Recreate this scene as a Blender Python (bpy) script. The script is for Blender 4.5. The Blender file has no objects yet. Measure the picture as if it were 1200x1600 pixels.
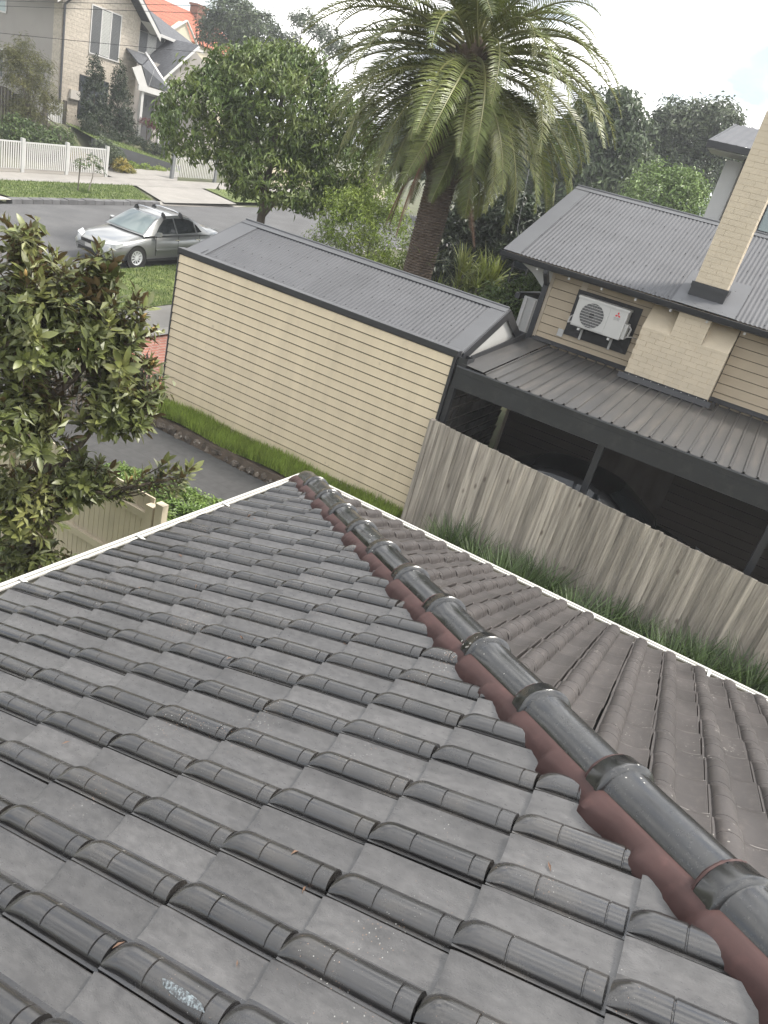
import bpy, bmesh, math, random
import numpy as np
from mathutils import Vector, Matrix, noise as mnoise
random.seed(7)
R = math.radians
scene = bpy.context.scene
# ------------------------------------------------------------------ camera
EYE = Vector((0, 0, 5.3))
PITCH, ROLL, AZ, FPX = 0.425896, 0.275370, 0.404505, 1132.6
def cam_axes():
    fwd = Vector((0, math.cos(PITCH), -math.sin(PITCH))); up = Vector((0, math.sin(PITCH), math.cos(PITCH))); rt = Vector((1, 0, 0))
    r2 = math.cos(ROLL) * rt + math.sin(ROLL) * up
    u2 = math.cos(ROLL) * up - math.sin(ROLL) * rt
    X = Vector((math.sin(AZ), math.cos(AZ), 0)); Y = Vector((-math.cos(AZ), math.sin(AZ), 0)); Z = Vector((0, 0, 1))
    w = lambda v: Vector((v.dot(X), v.dot(Y), v.dot(Z)))
    return w(r2), w(u2), w(fwd)
CR, CU, CF = cam_axes()
cd = bpy.data.cameras.new('camera'); cam = bpy.data.objects.new('camera', cd); scene.collection.objects.link(cam)
m = Matrix.Identity(4)
for i in range(3):
    m[i][0], m[i][1], m[i][2], m[i][3] = CR[i], CU[i], -CF[i], EYE[i]
cam.matrix_world = m
cd.sensor_fit = 'VERTICAL'; cd.sensor_height = 36.0; cd.lens = FPX / 1600 * 36.0
cd.clip_start = 0.05; cd.clip_end = 3000
scene.camera = cam
def in_view(p, mx=70):
    d = Vector(p) - EYE; z = d.dot(CF)
    if z < .1: return False
    u = 600 + FPX * d.dot(CR) / z; v = 800 - FPX * d.dot(CU) / z
    return -mx < u < 1200 + mx and -mx < v < 1600 + mx
# ------------------------------------------------------------------ sky, sun, exposure
SUN_EL, SUN_AZ = R(60), R(-58)          # azimuth measured from +X towards +Y
world = bpy.data.worlds.new('World'); scene.world = world; world.use_nodes = True
nt = world.node_tree; nt.nodes.clear(); L = nt.links.new; N = nt.nodes.new
out = N('ShaderNodeOutputWorld'); bg = N('ShaderNodeBackground'); sky = N('ShaderNodeTexSky')
sky.sky_type = 'NISHITA'; sky.sun_disc = False; sky.sun_elevation = SUN_EL; sky.sun_rotation = R(90) - SUN_AZ
sky.air_density = 1.2; sky.dust_density = 1.5
tc = N('ShaderNodeTexCoord'); mp = N('ShaderNodeMapping'); mp.inputs['Scale'].default_value = (1.0, 1.0, 2.2)
cn = N('ShaderNodeTexNoise'); cn.inputs['Scale'].default_value = 2.6; cn.inputs['Detail'].default_value = 7; cn.inputs['Roughness'].default_value = .55
cr = N('ShaderNodeValToRGB'); cr.color_ramp.elements[0].position = .30; cr.color_ramp.elements[1].position = .46
mp.inputs['Location'].default_value = (1.3, .2, .1)
cn2 = N('ShaderNodeTexNoise'); cn2.inputs['Scale'].default_value = 5.5; cn2.inputs['Detail'].default_value = 5
cc = N('ShaderNodeMix'); cc.data_type = 'RGBA'; cc.inputs[6].default_value = (2.5, 2.75, 3.15, 1); cc.inputs[7].default_value = (10.7, 10.5, 10.15, 1)
crr = N('ShaderNodeMapRange'); crr.inputs[1].default_value = .41; crr.inputs[2].default_value = .60
mx = N('ShaderNodeMix'); mx.data_type = 'RGBA'
L(tc.outputs['Generated'], mp.inputs['Vector']); L(mp.outputs[0], cn.inputs['Vector']); L(mp.outputs[0], cn2.inputs['Vector'])
L(cn.outputs['Fac'], cr.inputs[0]); L(cr.outputs[0], mx.inputs[0]); L(cn2.outputs['Fac'], crr.inputs[0]); L(crr.outputs[0], cc.inputs[0])
# clouds are brighter towards the sun behind them
sdv = (math.cos(SUN_EL) * math.cos(SUN_AZ), math.cos(SUN_EL) * math.sin(SUN_AZ), math.sin(SUN_EL))
dt = N('ShaderNodeVectorMath'); dt.operation = 'DOT_PRODUCT'; dt.inputs[1].default_value = sdv; L(tc.outputs['Generated'], dt.inputs[0])
gl = N('ShaderNodeMapRange'); gl.interpolation_type = 'SMOOTHSTEP'; gl.inputs[1].default_value = -.6; gl.inputs[2].default_value = 1.; gl.inputs[3].default_value = .65; gl.inputs[4].default_value = 1.25; L(dt.outputs['Value'], gl.inputs[0])
cg = N('ShaderNodeVectorMath'); cg.operation = 'SCALE'; L(cc.outputs[2], cg.inputs[0]); L(gl.outputs[0], cg.inputs['Scale'])
L(sky.outputs[0], mx.inputs[6]); L(cg.outputs[0], mx.inputs[7]); L(mx.outputs[2], bg.inputs['Color'])
bg.inputs['Strength'].default_value = 0.10
L(bg.outputs[0], out.inputs[0])
sd = bpy.data.lights.new('sun', 'SUN'); sd.energy = 2.0; sd.angle = R(11); sd.color = (1, .94, .86)
sun = bpy.data.objects.new('sun', sd); scene.collection.objects.link(sun)
sv = Vector((math.cos(SUN_EL) * math.cos(SUN_AZ), math.cos(SUN_EL) * math.sin(SUN_AZ), math.sin(SUN_EL)))
sun.rotation_euler = sv.to_track_quat('Z', 'Y').to_euler(); sun.location = (0, 0, 60)
scene.render.engine = 'CYCLES'
cy_ = scene.cycles; cy_.max_bounces = 6; cy_.diffuse_bounces = 3; cy_.glossy_bounces = 3; cy_.transmission_bounces = 3; cy_.transparent_max_bounces = 4; cy_.caustics_reflective = False; cy_.caustics_refractive = False; cy_.use_denoising = True
vs = scene.view_settings; vs.view_transform = 'Standard'; vs.look = 'None'; vs.exposure = 1.55; vs.gamma = 1.0; vs.use_curve_mapping = False
scene.render.resolution_x = 768; scene.render.resolution_y = 1024

# ------------------------------------------------------------------ materials
MATS = {}
def mat(name, col, rough=.6, var=.12, scale=4., bump=0., bscale=30., metal=0., spec=.5, obj_rand=0., isl_rand=0., stretch=(1, 1, 1), col2=None, detail=5., c2lo=.5, c2hi=.7, c2scale=None, back=None, coat=0., trans=0., rvar=0.):
    """procedural: base colour broken by noise in world space, optional second colour in patches, per-object / per-island value shifts, bump"""
    m = bpy.data.materials.new(name); m.use_nodes = True; MATS[name] = m
    nt = m.node_tree; b = nt.nodes['Principled BSDF']; N = nt.nodes.new; L = nt.links.new
    g = N('ShaderNodeNewGeometry'); mp = N('ShaderNodeMapping'); mp.inputs['Scale'].default_value = stretch
    L(g.outputs['Position'], mp.inputs[0])
    n = N('ShaderNodeTexNoise'); n.inputs['Scale'].default_value = scale; n.inputs['Detail'].default_value = detail; L(mp.outputs[0], n.inputs[0])
    mr = N('ShaderNodeMapRange'); mr.inputs[1].default_value = .3; mr.inputs[2].default_value = .7; mr.inputs[3].default_value = 1 - var; mr.inputs[4].default_value = 1 + var
    L(n.outputs['Fac'], mr.inputs[0]); val = mr.outputs[0]
    def mul(a, sock, amp):
        r = N('ShaderNodeMapRange'); r.inputs[3].default_value = 1 - amp; r.inputs[4].default_value = 1 + amp; L(sock, r.inputs[0])
        k = N('ShaderNodeMath'); k.operation = 'MULTIPLY'; L(a, k.inputs[0]); L(r.outputs[0], k.inputs[1]); return k.outputs[0]
    if obj_rand: 
        oi = N('ShaderNodeObjectInfo'); val = mul(val, oi.outputs['Random'], obj_rand)
    if isl_rand: val = mul(val, g.outputs['Random Per Island'], isl_rand)
    c = None
    if col2 is not None:
        n2 = N('ShaderNodeTexNoise'); n2.inputs['Scale'].default_value = c2scale or scale * 2.3; n2.inputs['Detail'].default_value = 6; n2.inputs['Roughness'].default_value = .65; L(mp.outputs[0], n2.inputs[0])
        r2 = N('ShaderNodeMapRange'); r2.inputs[1].default_value = c2lo; r2.inputs[2].default_value = c2hi; L(n2.outputs['Fac'], r2.inputs[0])
        mxn = N('ShaderNodeMix'); mxn.data_type = 'RGBA'; mxn.inputs[6].default_value = (*col, 1); mxn.inputs[7].default_value = (*col2, 1); L(r2.outputs[0], mxn.inputs[0]); c = mxn.outputs[2]
    vm = N('ShaderNodeVectorMath'); vm.operation = 'SCALE'
    if c is not None: L(c, vm.inputs[0])
    else: vm.inputs[0].default_value = col
    L(val, vm.inputs['Scale']); final = vm.outputs[0]
    if back is not None:
        mb = N('ShaderNodeMix'); mb.data_type = 'RGBA'; mb.inputs[7].default_value = (*back, 1); L(final, mb.inputs[6]); L(g.outputs['Backfacing'], mb.inputs[0]); final = mb.outputs[2]
    L(final, b.inputs['Base Color'])
    b.inputs['Roughness'].default_value = rough; b.inputs['Metallic'].default_value = metal; b.inputs['Specular IOR Level'].default_value = spec
    if rvar:
        n4 = N('ShaderNodeTexNoise'); n4.inputs['Scale'].default_value = scale * 1.7; n4.inputs['Detail'].default_value = 7; n4.inputs['Roughness'].default_value = .7; L(mp.outputs[0], n4.inputs[0])
        r4 = N('ShaderNodeMapRange'); r4.inputs[1].default_value = .32; r4.inputs[2].default_value = .68; r4.inputs[3].default_value = rough - rvar; r4.inputs[4].default_value = rough + rvar; L(n4.outputs['Fac'], r4.inputs[0]); L(r4.outputs[0], b.inputs['Roughness'])
    if coat: b.inputs['Coat Weight'].default_value = coat; b.inputs['Coat Roughness'].default_value = .06
    if bump:
        n3 = N('ShaderNodeTexNoise'); n3.inputs['Scale'].default_value = bscale; n3.inputs['Detail'].default_value = 4; L(mp.outputs[0], n3.inputs[0])
        bp = N('ShaderNodeBump'); bp.inputs['Strength'].default_value = min(1, bump); bp.inputs['Distance'].default_value = .02 * bump; L(n3.outputs['Fac'], bp.inputs['Height']); L(bp.outputs[0], b.inputs['Normal'])
    if trans:
        t = N('ShaderNodeBsdfTranslucent'); L(final, t.inputs[0]); ms = N('ShaderNodeMixShader'); ms.inputs[0].default_value = trans
        o = nt.nodes['Material Output']; L(b.outputs[0], ms.inputs[1]); L(t.outputs[0], ms.inputs[2]); L(ms.outputs[0], o.inputs[0])
    return m
def speckle(m, col, scale, thr, mixcol_amt=1., soft=.03):
    """small spots (lichen, grit, droppings) laid over a material's base colour"""
    nt = m.node_tree; N = nt.nodes.new; L = nt.links.new; b = nt.nodes['Principled BSDF']
    src = b.inputs['Base Color'].links[0].from_socket
    g = N('ShaderNodeNewGeometry'); v = N('ShaderNodeTexVoronoi'); v.inputs['Scale'].default_value = scale; L(g.outputs['Position'], v.inputs['Vector'])
    n = N('ShaderNodeTexNoise'); n.inputs['Scale'].default_value = 2.5; L(g.outputs['Position'], n.inputs['Vector'])
    n2 = N('ShaderNodeTexNoise'); n2.inputs['Scale'].default_value = scale * 2; L(g.outputs['Position'], n2.inputs['Vector'])
    a = N('ShaderNodeMath'); a.operation = 'MULTIPLY_ADD'; L(n2.outputs['Fac'], a.inputs[0]); a.inputs[1].default_value = .25; L(v.outputs['Distance'], a.inputs[2])
    a2 = N('ShaderNodeMath'); a2.operation = 'MULTIPLY_ADD'; L(n.outputs['Fac'], a2.inputs[0]); a2.inputs[1].default_value = -.8; L(a.outputs[0], a2.inputs[2])
    r = N('ShaderNodeMapRange'); r.inputs[1].default_value = thr + soft; r.inputs[2].default_value = thr; r.inputs[4].default_value = mixcol_amt; L(a2.outputs[0], r.inputs[0])
    mx = N('ShaderNodeMix'); mx.data_type = 'RGBA'; mx.inputs[7].default_value = (*col, 1); L(src, mx.inputs[6]); L(r.outputs[0], mx.inputs[0]); L(mx.outputs[2], b.inputs['Base Color'])
def brick_mat(name, c1, c2, mortar, bw, bh, axis, rough=.85, bump=.6, msize=.02, off=.5):
    m = mat(name, c1, rough, .1, 3.)
    nt = m.node_tree; N = nt.nodes.new; L = nt.links.new; b = nt.nodes['Principled BSDF']
    g = N('ShaderNodeNewGeometry'); s = N('ShaderNodeSeparateXYZ'); L(g.outputs['Position'], s.inputs[0]); c = N('ShaderNodeCombineXYZ')
    L(s.outputs['XYZ'.index(axis[0])], c.inputs[0]); L(s.outputs['XYZ'.index(axis[1])], c.inputs[1])
    t = N('ShaderNodeTexBrick'); t.inputs['Scale'].default_value = 1; t.inputs['Brick Width'].default_value = bw; t.inputs['Row Height'].default_value = bh; t.inputs['Mortar Size'].default_value = msize
    t.inputs['Color1'].default_value = (*c1, 1); t.inputs['Color2'].default_value = (*c2, 1); t.inputs['Mortar'].default_value = (*mortar, 1); t.offset = off; t.inputs['Mortar Smooth'].default_value = .3
    L(c.outputs[0], t.inputs['Vector'])
    n = N('ShaderNodeTexNoise'); n.inputs['Scale'].default_value = 9; n.inputs['Detail'].default_value = 5; L(g.outputs['Position'], n.inputs[0])
    mr = N('ShaderNodeMapRange'); mr.inputs[1].default_value = .3; mr.inputs[2].default_value = .7; mr.inputs[3].default_value = .8; mr.inputs[4].default_value = 1.15; L(n.outputs['Fac'], mr.inputs[0])
    vm = N('ShaderNodeVectorMath'); vm.operation = 'SCALE'; L(t.outputs['Color'], vm.inputs[0]); L(mr.outputs[0], vm.inputs['Scale']); L(vm.outputs[0], b.inputs['Base Color'])
    a = N('ShaderNodeMath'); a.operation = 'MULTIPLY_ADD'; L(n.outputs['Fac'], a.inputs[0]); a.inputs[1].default_value = .6; iv = N('ShaderNodeMath'); iv.operation = 'SUBTRACT'; iv.inputs[0].default_value = 1; L(t.outputs['Fac'], iv.inputs[1]); L(iv.outputs[0], a.inputs[2])
    bp = N('ShaderNodeBump'); bp.inputs['Strength'].default_value = bump; bp.inputs['Distance'].default_value = .02; L(a.outputs[0], bp.inputs['Height']); L(bp.outputs[0], b.inputs['Normal'])
    return m

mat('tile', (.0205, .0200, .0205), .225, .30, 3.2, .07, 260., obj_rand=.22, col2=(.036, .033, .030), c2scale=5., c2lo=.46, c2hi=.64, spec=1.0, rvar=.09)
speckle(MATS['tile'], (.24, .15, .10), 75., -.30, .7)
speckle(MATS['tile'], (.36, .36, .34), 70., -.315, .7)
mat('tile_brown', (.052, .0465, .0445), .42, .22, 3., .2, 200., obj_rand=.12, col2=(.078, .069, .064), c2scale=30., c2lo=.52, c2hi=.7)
speckle(MATS['tile_brown'], (.35, .33, .30), 40., -.25, .8)
mat('tile_pan', (.066, .064, .063), .33, .26, 38., .2, 210., obj_rand=.2, col2=(.034, .0325, .032), c2scale=5., c2lo=.46, c2hi=.70, spec=.9, rvar=.09, stretch=(1.6, .6, 1))
speckle(MATS['tile_pan'], (.36, .36, .34), 70., -.315, .7)
speckle(MATS['tile_pan'], (.24, .15, .10), 75., -.31, .7)
mat('tile_wear', (.34, .32, .30), .7, .2, 20.)
mat('hip', (.015, .0155, .016), .2, .2, 6., .12, 300., obj_rand=.1, col2=(.04, .04, .04), c2scale=90., c2lo=.55, c2hi=.7, spec=.9, rvar=.10)
speckle(MATS['hip'], (.40, .39, .36), 30., -.30, .9)
mat('mortar', (.047, .021, .019), .7, .15, 8., .16, 45., col2=(.066, .030, .027), c2lo=.55, c2hi=.75)
mat('deck', (.02, .02, .02), .9)
mat('scuff', (.17, .20, .215), .5, .5, 120., col2=(.05, .052, .055), c2lo=.42, c2hi=.55, c2scale=160.)
mat('gutter_white', (.50, .49, .455), .45, .06, 3., col2=(.36, .34, .28), c2lo=.6, c2hi=.85, c2scale=9.)
mat('gutter_inside', (.30, .29, .25), .7, .25, 6., col2=(.14, .13, .10), c2lo=.45, c2hi=.75)
mat('cream_board', (.63, .535, .385), .55, .06, 1.5, .1, 90., obj_rand=.035, col2=(.56, .47, .335), c2lo=.5, c2hi=.85, c2scale=1.6, stretch=(3, 3, .4))
speckle(MATS['cream_board'], (.25, .2, .14), 4.5, -.30, .35, .05)
mat('charcoal', (.026, .027, .030), .45, .1, 3.)
mat('charcoal_beam', (.021, .022, .024), .5, .14, 2., col2=(.05, .049, .047), c2lo=.5, c2hi=.8)
mat('zinc', (.088, .090, .096), .58, .07, 2., obj_rand=.03, col2=(.076, .078, .083), c2lo=.5, c2hi=.75, c2scale=1.2, spec=.18)
mat('zinc_flash', (.10, .103, .109), .5, .06, 2., spec=.2)
mat('deck_steel', (.056, .055, .054), .40, .12, 1.5, metal=.0, obj_rand=.06, col2=(.088, .08, .072), c2lo=.5, c2hi=.75, c2scale=3., stretch=(.25, 2.5, 1))
mat('shaded_board', (.05, .038, .028), .6, .1, 2., obj_rand=.05)  # darker weatherboard copy, carport shade put into the colour
mat('weatherboard', (.40, .33, .235), .55, .06, 2., .1, 60., obj_rand=.03)
mat('trim_beige', (.42, .36, .28), .5, .05)
mat('brick_paint', (.53, .455, .34), .6, .05, 4., .3, 40., obj_rand=.02)
mat('brick_joint', (.50, .42, .30), .8, .1, 8.)
mat('white_paint', (.45, .45, .435), .5, .05, 3.)
mat('white_trim', (.50, .49, .475), .45, .04, 3.)
mat('ac_white', (.46, .455, .435), .38, .03, 3.)
mat('black_sheet', (.018, .018, .019), .6, .3, 6., .3, 30.)
mat('dark_plastic', (.02, .02, .021), .5)
mat('red_logo', (.55, .02, .03), .4, 0)
mat('grey_print', (.25, .25, .25), .5, 0)
mat('stone_dark', (.055, .05, .045), .85, .3, 5., .6, 14., obj_rand=.25)
mat('joint_dark', (.12, .11, .10), .9, .2, 9.)
def timber_mat():
    m = mat('paling', (.39, .35, .298), .85, .28, 3.2, .5, 26., obj_rand=.30, stretch=(6, 6, .32), col2=(.22, .195, .168), c2lo=.42, c2hi=.66, c2scale=3.4, detail=8.)
    # knots: stretched voronoi rings
    nt = m.node_tree; N = nt.nodes.new; L = nt.links.new; b = nt.nodes['Principled BSDF']; src = b.inputs['Base Color'].links[0].from_socket
    g = N('ShaderNodeNewGeometry'); mp = N('ShaderNodeMapping'); mp.inputs['Scale'].default_value = (4.6, 4.6, 2.1); L(g.outputs['Position'], mp.inputs[0])
    v = N('ShaderNodeTexVoronoi'); v.inputs['Scale'].default_value = 1.; v.inputs['Randomness'].default_value = 1; L(mp.outputs[0], v.inputs['Vector'])
    r = N('ShaderNodeMapRange'); r.inputs[1].default_value = .14; r.inputs[2].default_value = .05; r.inputs[4].default_value = .75; L(v.outputs['Distance'], r.inputs[0])
    mx = N('ShaderNodeMix'); mx.data_type = 'RGBA'; mx.inputs[7].default_value = (.10, .075, .06, 1); L(src, mx.inputs[6]); L(r.outputs[0], mx.inputs[0])
    L(mx.outputs[2], b.inputs['Base Color'])
timber_mat()
mat('cream_fence', (.50, .435, .33), .6, .07, 4., .1, 60., obj_rand=.04)
mat('asphalt', (.066, .066, .067), .85, .18, 1.1, .4, 160., col2=(.14, .14, .14), c2scale=140., c2lo=.5, c2hi=.65)
brick_mat('drive_dark', (.044, .044, .045), (.049, .049, .049), (.038, .038, .038), .62, .31, 'YX', rough=.75, bump=.15, msize=.012)
mat('concrete', (.225, .213, .195), .85, .12, .8, .3, 80., col2=(.28, .265, .24), c2lo=.5, c2hi=.8, c2scale=2.5)
mat('concrete_pale', (.33, .31, .28), .85, .1, 1., .3, 80.)
mat('bluestone', (.10, .10, .102), .85, .2, 4., .5, 40., obj_rand=.2)
mat('grass_ground', (.082, .11, .027), .9, .3, 2.5, .6, 60., col2=(.19, .20, .07), c2lo=.5, c2hi=.75, c2scale=6.)
mat('soil', (.075, .058, .042), .95, .3, 6., .8, 30.)
mat('ground', (.075, .085, .04), .95, .3, .6, .5, 12., col2=(.07, .06, .04), c2lo=.45, c2hi=.7)
mat('grass_blade', (.082, .13, .025), .6, .25, 3., isl_rand=.35, trans=.25, col2=(.19, .22, .06), c2lo=.5, c2hi=.75)
mat('grass_lush', (.24, .32, .06), .6, .25, 3., isl_rand=.35, trans=.3, col2=(.28, .34, .08), c2lo=.5, c2hi=.75)
mat('tussock', (.055, .088, .027), .45, .2, 3., isl_rand=.5, trans=.2)
mat('rock', (.085, .07, .055), .9, .35, 9., .9, 25., obj_rand=.4, col2=(.28, .26, .23), c2lo=.57, c2hi=.64, c2scale=14.)
brick_mat('red_pavers', (.48, .20, .14), (.42, .17, .12), (.46, .36, .30), .24, .115, 'XY', msize=.012)
mat('bark', (.11, .088, .068), .9, .3, 8., .9, 30., stretch=(1, 1, .35))
mat('bark_grey', (.17, .15, .13), .9, .3, 8., .8, 30., stretch=(1, 1, .35))
mat('palm_trunk', (.13, .098, .075), .92, .3, 10., .9, 40., isl_rand=.3, col2=(.18, .145, .115), c2lo=.5, c2hi=.7)
mat('palm_boot', (.10, .072, .05), .9, .3, 12., .8, 40., isl_rand=.35)
mat('frond', (.098, .125, .028), .42, .2, 1.5, obj_rand=.28, isl_rand=.25, trans=.22, col2=(.165, .175, .048), c2lo=.42, c2hi=.66, c2scale=1.1)
mat('rachis', (.16, .16, .055), .5, .15, 3.)
mat('frond_dead', (.16, .095, .062), .8, .25, 3., isl_rand=.3)
mat('mag_leaf', (.088, .106, .031), .40, .2, 3., obj_rand=.25, isl_rand=.3, back=(.125, .088, .042), trans=.12, col2=(.175, .18, .058), c2lo=.45, c2hi=.7, c2scale=2.2)
mat('mag_bud', (.42, .28, .10), .6, .1)
def leafm(name, c, c2, rough=.45, isl=.4, trans=.2, sc=.9): mat(name, c, rough, .18, 2., isl_rand=isl, trans=trans, col2=c2, c2lo=.42, c2hi=.68, c2scale=sc)
leafm('leaf_street', (.080, .125, .028), (.155, .19, .042))
leafm('leaf_dark', (.026, .042, .018), (.04, .055, .022))
leafm('leaf_bg', (.055, .082, .034), (.085, .115, .045), sc=.25)
leafm('leaf_bg2', (.068, .092, .048), (.10, .125, .062), sc=.25)
leafm('leaf_light', (.18, .25, .04), (.25, .31, .055))
leafm('leaf_lime', (.14, .21, .06), (.19, .26, .08), sc=.4)
leafm('leaf_olive', (.10, .105, .038), (.155, .15, .05))
leafm('leaf_mid', (.06, .10, .028), (.10, .14, .035))
leafm('leaf_yellow', (.28, .22, .035), (.16, .17, .03))
leafm('leaf_red', (.12, .025, .03), (.07, .02, .022))
leafm('leaf_strap', (.15, .19, .04), (.23, .25, .06))
leafm('leaf_cover', (.10, .165, .032), (.14, .205, .04), sc=3.)
mat('render_grey', (.29, .27, .25), .85, .05, 1.)
mat('render_light', (.50, .47, .43), .85, .05, 1.)
brick_mat('limestone', (.46, .41, .345), (.40, .355, .295), (.42, .38, .32), .39, .19, 'XZ', bump=.9, msize=.014)
brick_mat('limestone_side', (.46, .41, .345), (.40, .355, .295), (.42, .38, .32), .39, .19, 'YZ', bump=.9, msize=.014)
brick_mat('slate', (.055, .058, .066), (.075, .078, .086), (.03, .03, .034), .30, .22, 'XY', rough=.55, bump=.6, msize=.012)
brick_mat('terracotta', (.42, .12, .06), (.34, .10, .055), (.16, .055, .035), .26, .32, 'XY', rough=.8, bump=.9, msize=.03, off=0)
mat('cream_render', (.58, .52, .40), .85, .05, 1.)
mat('brick_brown', (.20, .09, .06), .85, .15, 6.)
mat('glass_dark', (.045, .052, .058), .12, .1, 2., spec=.6)
mat('glass_pale', (.35, .42, .42), .15, .1, 1., spec=.6)
mat('shutter', (.60, .60, .57), .5, .04, 3.)
mat('shutter_grey', (.17, .175, .18), .5, .06, 3.)
mat('door_dark', (.06, .06, .062), .5, .1)
mat('retaining', (.060, .062, .066), .8, .15, 2.)
mat('timber_and_gap_shade', (.10, .085, .07), .85, .25, 5., stretch=(1, 1, .3))  # dark timber; behind wall boards it paints the shade in the gaps
mat('car_paint', (.28, .287, .287), .28, .02, 2., metal=.55, coat=.8)
mat('car_black', (.006, .006, .007), .32, 0, coat=.3, spec=.3)
mat('car_glass', (.02, .024, .026), .06, 0, spec=.7)
mat('car_windscreen', (.16, .20, .20), .10, .1, 1., spec=.7)
mat('tyre', (.018, .018, .018), .8)
mat('chrome', (.75, .75, .75), .15, 0, metal=1.)
mat('lamp_glass', (.55, .57, .58), .1, 0, spec=.8)
mat('lamp_red', (.35, .02, .02), .2, 0)
mat('wire', (.025, .025, .025), .6, 0)
mat('steel_pipe', (.06, .06, .065), .4)

# ------------------------------------------------------------------ mesh helpers
COL = scene.collection
class MB:
    def __init__(s): s.v = []; s.f = []; s.sm = []
    def add(s, vs, fs, smooth=False):
        o = len(s.v); s.v += [tuple(p) for p in vs]; s.f += [tuple(i + o for i in f) for f in fs]; s.sm += [smooth] * len(fs); return s
    def box(s, x0, x1, y0, y1, z0, z1):
        return s.add([(x0, y0, z0), (x1, y0, z0), (x1, y1, z0), (x0, y1, z0), (x0, y0, z1), (x1, y0, z1), (x1, y1, z1), (x0, y1, z1)],
                     [(0, 3, 2, 1), (4, 5, 6, 7), (0, 1, 5, 4), (1, 2, 6, 5), (2, 3, 7, 6), (3, 0, 4, 7)])
    def hexa(s, p):   # 8 points: bottom ring, top ring
        return s.add(p, [(0, 3, 2, 1), (4, 5, 6, 7), (0, 1, 5, 4), (1, 2, 6, 5), (2, 3, 7, 6), (3, 0, 4, 7)])
    def slab(s, quad, t):   # quad of 4 points thickened by t along its normal
        q = [Vector(p) for p in quad]; n = (q[1] - q[0]).cross(q[2] - q[0]).normalized() * t
        return s.hexa([p - n for p in q] + q)
    def bar(s, a, b, w, h, up=(0, 0, 1)):
        a, b = Vector(a), Vector(b); d = (b - a).normalized(); sd = d.cross(Vector(up)).normalized(); u = sd.cross(d)
        sd *= w / 2; u *= h / 2
        return s.hexa([a - sd - u, a + sd - u, b + sd - u, b - sd - u, a - sd + u, a + sd + u, b + sd + u, b - sd + u])
    def tube(s, pts, rad, n=8, cap=True, smooth=True):
        pts = [Vector(p) for p in pts]; rs = rad if isinstance(rad, (list, tuple)) else [rad] * len(pts); o = len(s.v); ref = None
        for i, p in enumerate(pts):
            d = (pts[min(i + 1, len(pts) - 1)] - pts[max(i - 1, 0)]).normalized()
            if ref is None: ref = d.orthogonal().normalized()
            ref = (ref - d * ref.dot(d)); ref = ref.normalized() if ref.length > 1e-6 else d.orthogonal().normalized()
            b = d.cross(ref)
            for k in range(n):
                a = 2 * math.pi * k / n; s.v.append(tuple(p + (ref * math.cos(a) + b * math.sin(a)) * rs[i]))
        for i in range(len(pts) - 1):
            for k in range(n):
                s.f.append((o + i * n + k, o + i * n + (k + 1) % n, o + (i + 1) * n + (k + 1) % n, o + (i + 1) * n + k)); s.sm.append(smooth)
        if cap:
            s.f.append(tuple(o + k for k in reversed(range(n)))); s.sm.append(False)
            s.f.append(tuple(o + (len(pts) - 1) * n + k for k in range(n))); s.sm.append(False)
        return s
    def lathe(s, prof, c=(0, 0, 0), axis='Z', n=24, smooth=True):   # prof: (r, h)
        o = len(s.v)
        for r, h in prof:
            for k in range(n):
                a = 2 * math.pi * k / n; p = (r * math.cos(a), r * math.sin(a), h)
                if axis == 'Y': p = (p[0], p[2], p[1])
                if axis == 'X': p = (p[2], p[0], p[1])
                s.v.append((c[0] + p[0], c[1] + p[1], c[2] + p[2]))
        for i in range(len(prof) - 1):
            for k in range(n): s.f.append((o + i * n + k, o + i * n + (k + 1) % n, o + (i + 1) * n + (k + 1) % n, o + (i + 1) * n + k)); s.sm.append(smooth)
        return s
    def prism(s, poly, d):   # planar polygon extruded by vector d
        n = len(poly); d = Vector(d); P = [Vector(p) for p in poly]
        return s.add(P + [p + d for p in P], [tuple(reversed(range(n))), tuple(range(n, 2 * n))] + [(i, (i + 1) % n, n + (i + 1) % n, n + i) for i in range(n)])
    def grid(s, P, smooth=True, flip=False):   # rows of points
        r, c = len(P), len(P[0]); o = len(s.v)
        for row in P: s.v += [tuple(p) for p in row]
        for i in range(r - 1):
            for j in range(c - 1):
                q = (o + i * c + j, o + i * c + j + 1, o + (i + 1) * c + j + 1, o + (i + 1) * c + j)
                s.f.append(q[::-1] if flip else q); s.sm.append(smooth)
        return s
    def mesh(s, name, material):
        me = bpy.data.meshes.new(name); me.from_pydata(s.v, [], s.f); me.polygons.foreach_set('use_smooth', s.sm); me.materials.append(MATS[material]); me.update()
        if any(s.sm): me.set_sharp_from_angle(angle=R(38))
        return me
ORI = {}
def obj(name, mb, material=None, parent=None, local=False):
    """one mesh object; world-space vertices unless local"""
    me = mb.mesh(name, material) if isinstance(mb, MB) else mb
    o = bpy.data.objects.new(name, me); COL.objects.link(o)
    if parent is not None:
        o.parent = parent
        if not local: o.location = -ORI.get(parent.name, Vector())
    ORI[o.name] = Vector() if not local else Vector()
    return o
def thing(name, label, cat, loc=(0, 0, 0), group=None, rot=(0, 0, 0)):
    o = bpy.data.objects.new(name, None); COL.objects.link(o); o.location = loc; o.rotation_euler = rot; o.empty_display_size = .2
    ORI[o.name] = Vector(loc); o['label'] = label; o['category'] = cat
    if group: o['group'] = group
    return o
def tag(o, label, cat, group=None):
    o['label'] = label; o['category'] = cat
    if group: o['group'] = group
    return o
def struct(name, mb, material, parent=None):
    o = obj(name, mb, material, parent)
    if parent is None: o['kind'] = 'structure'
    return o
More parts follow.
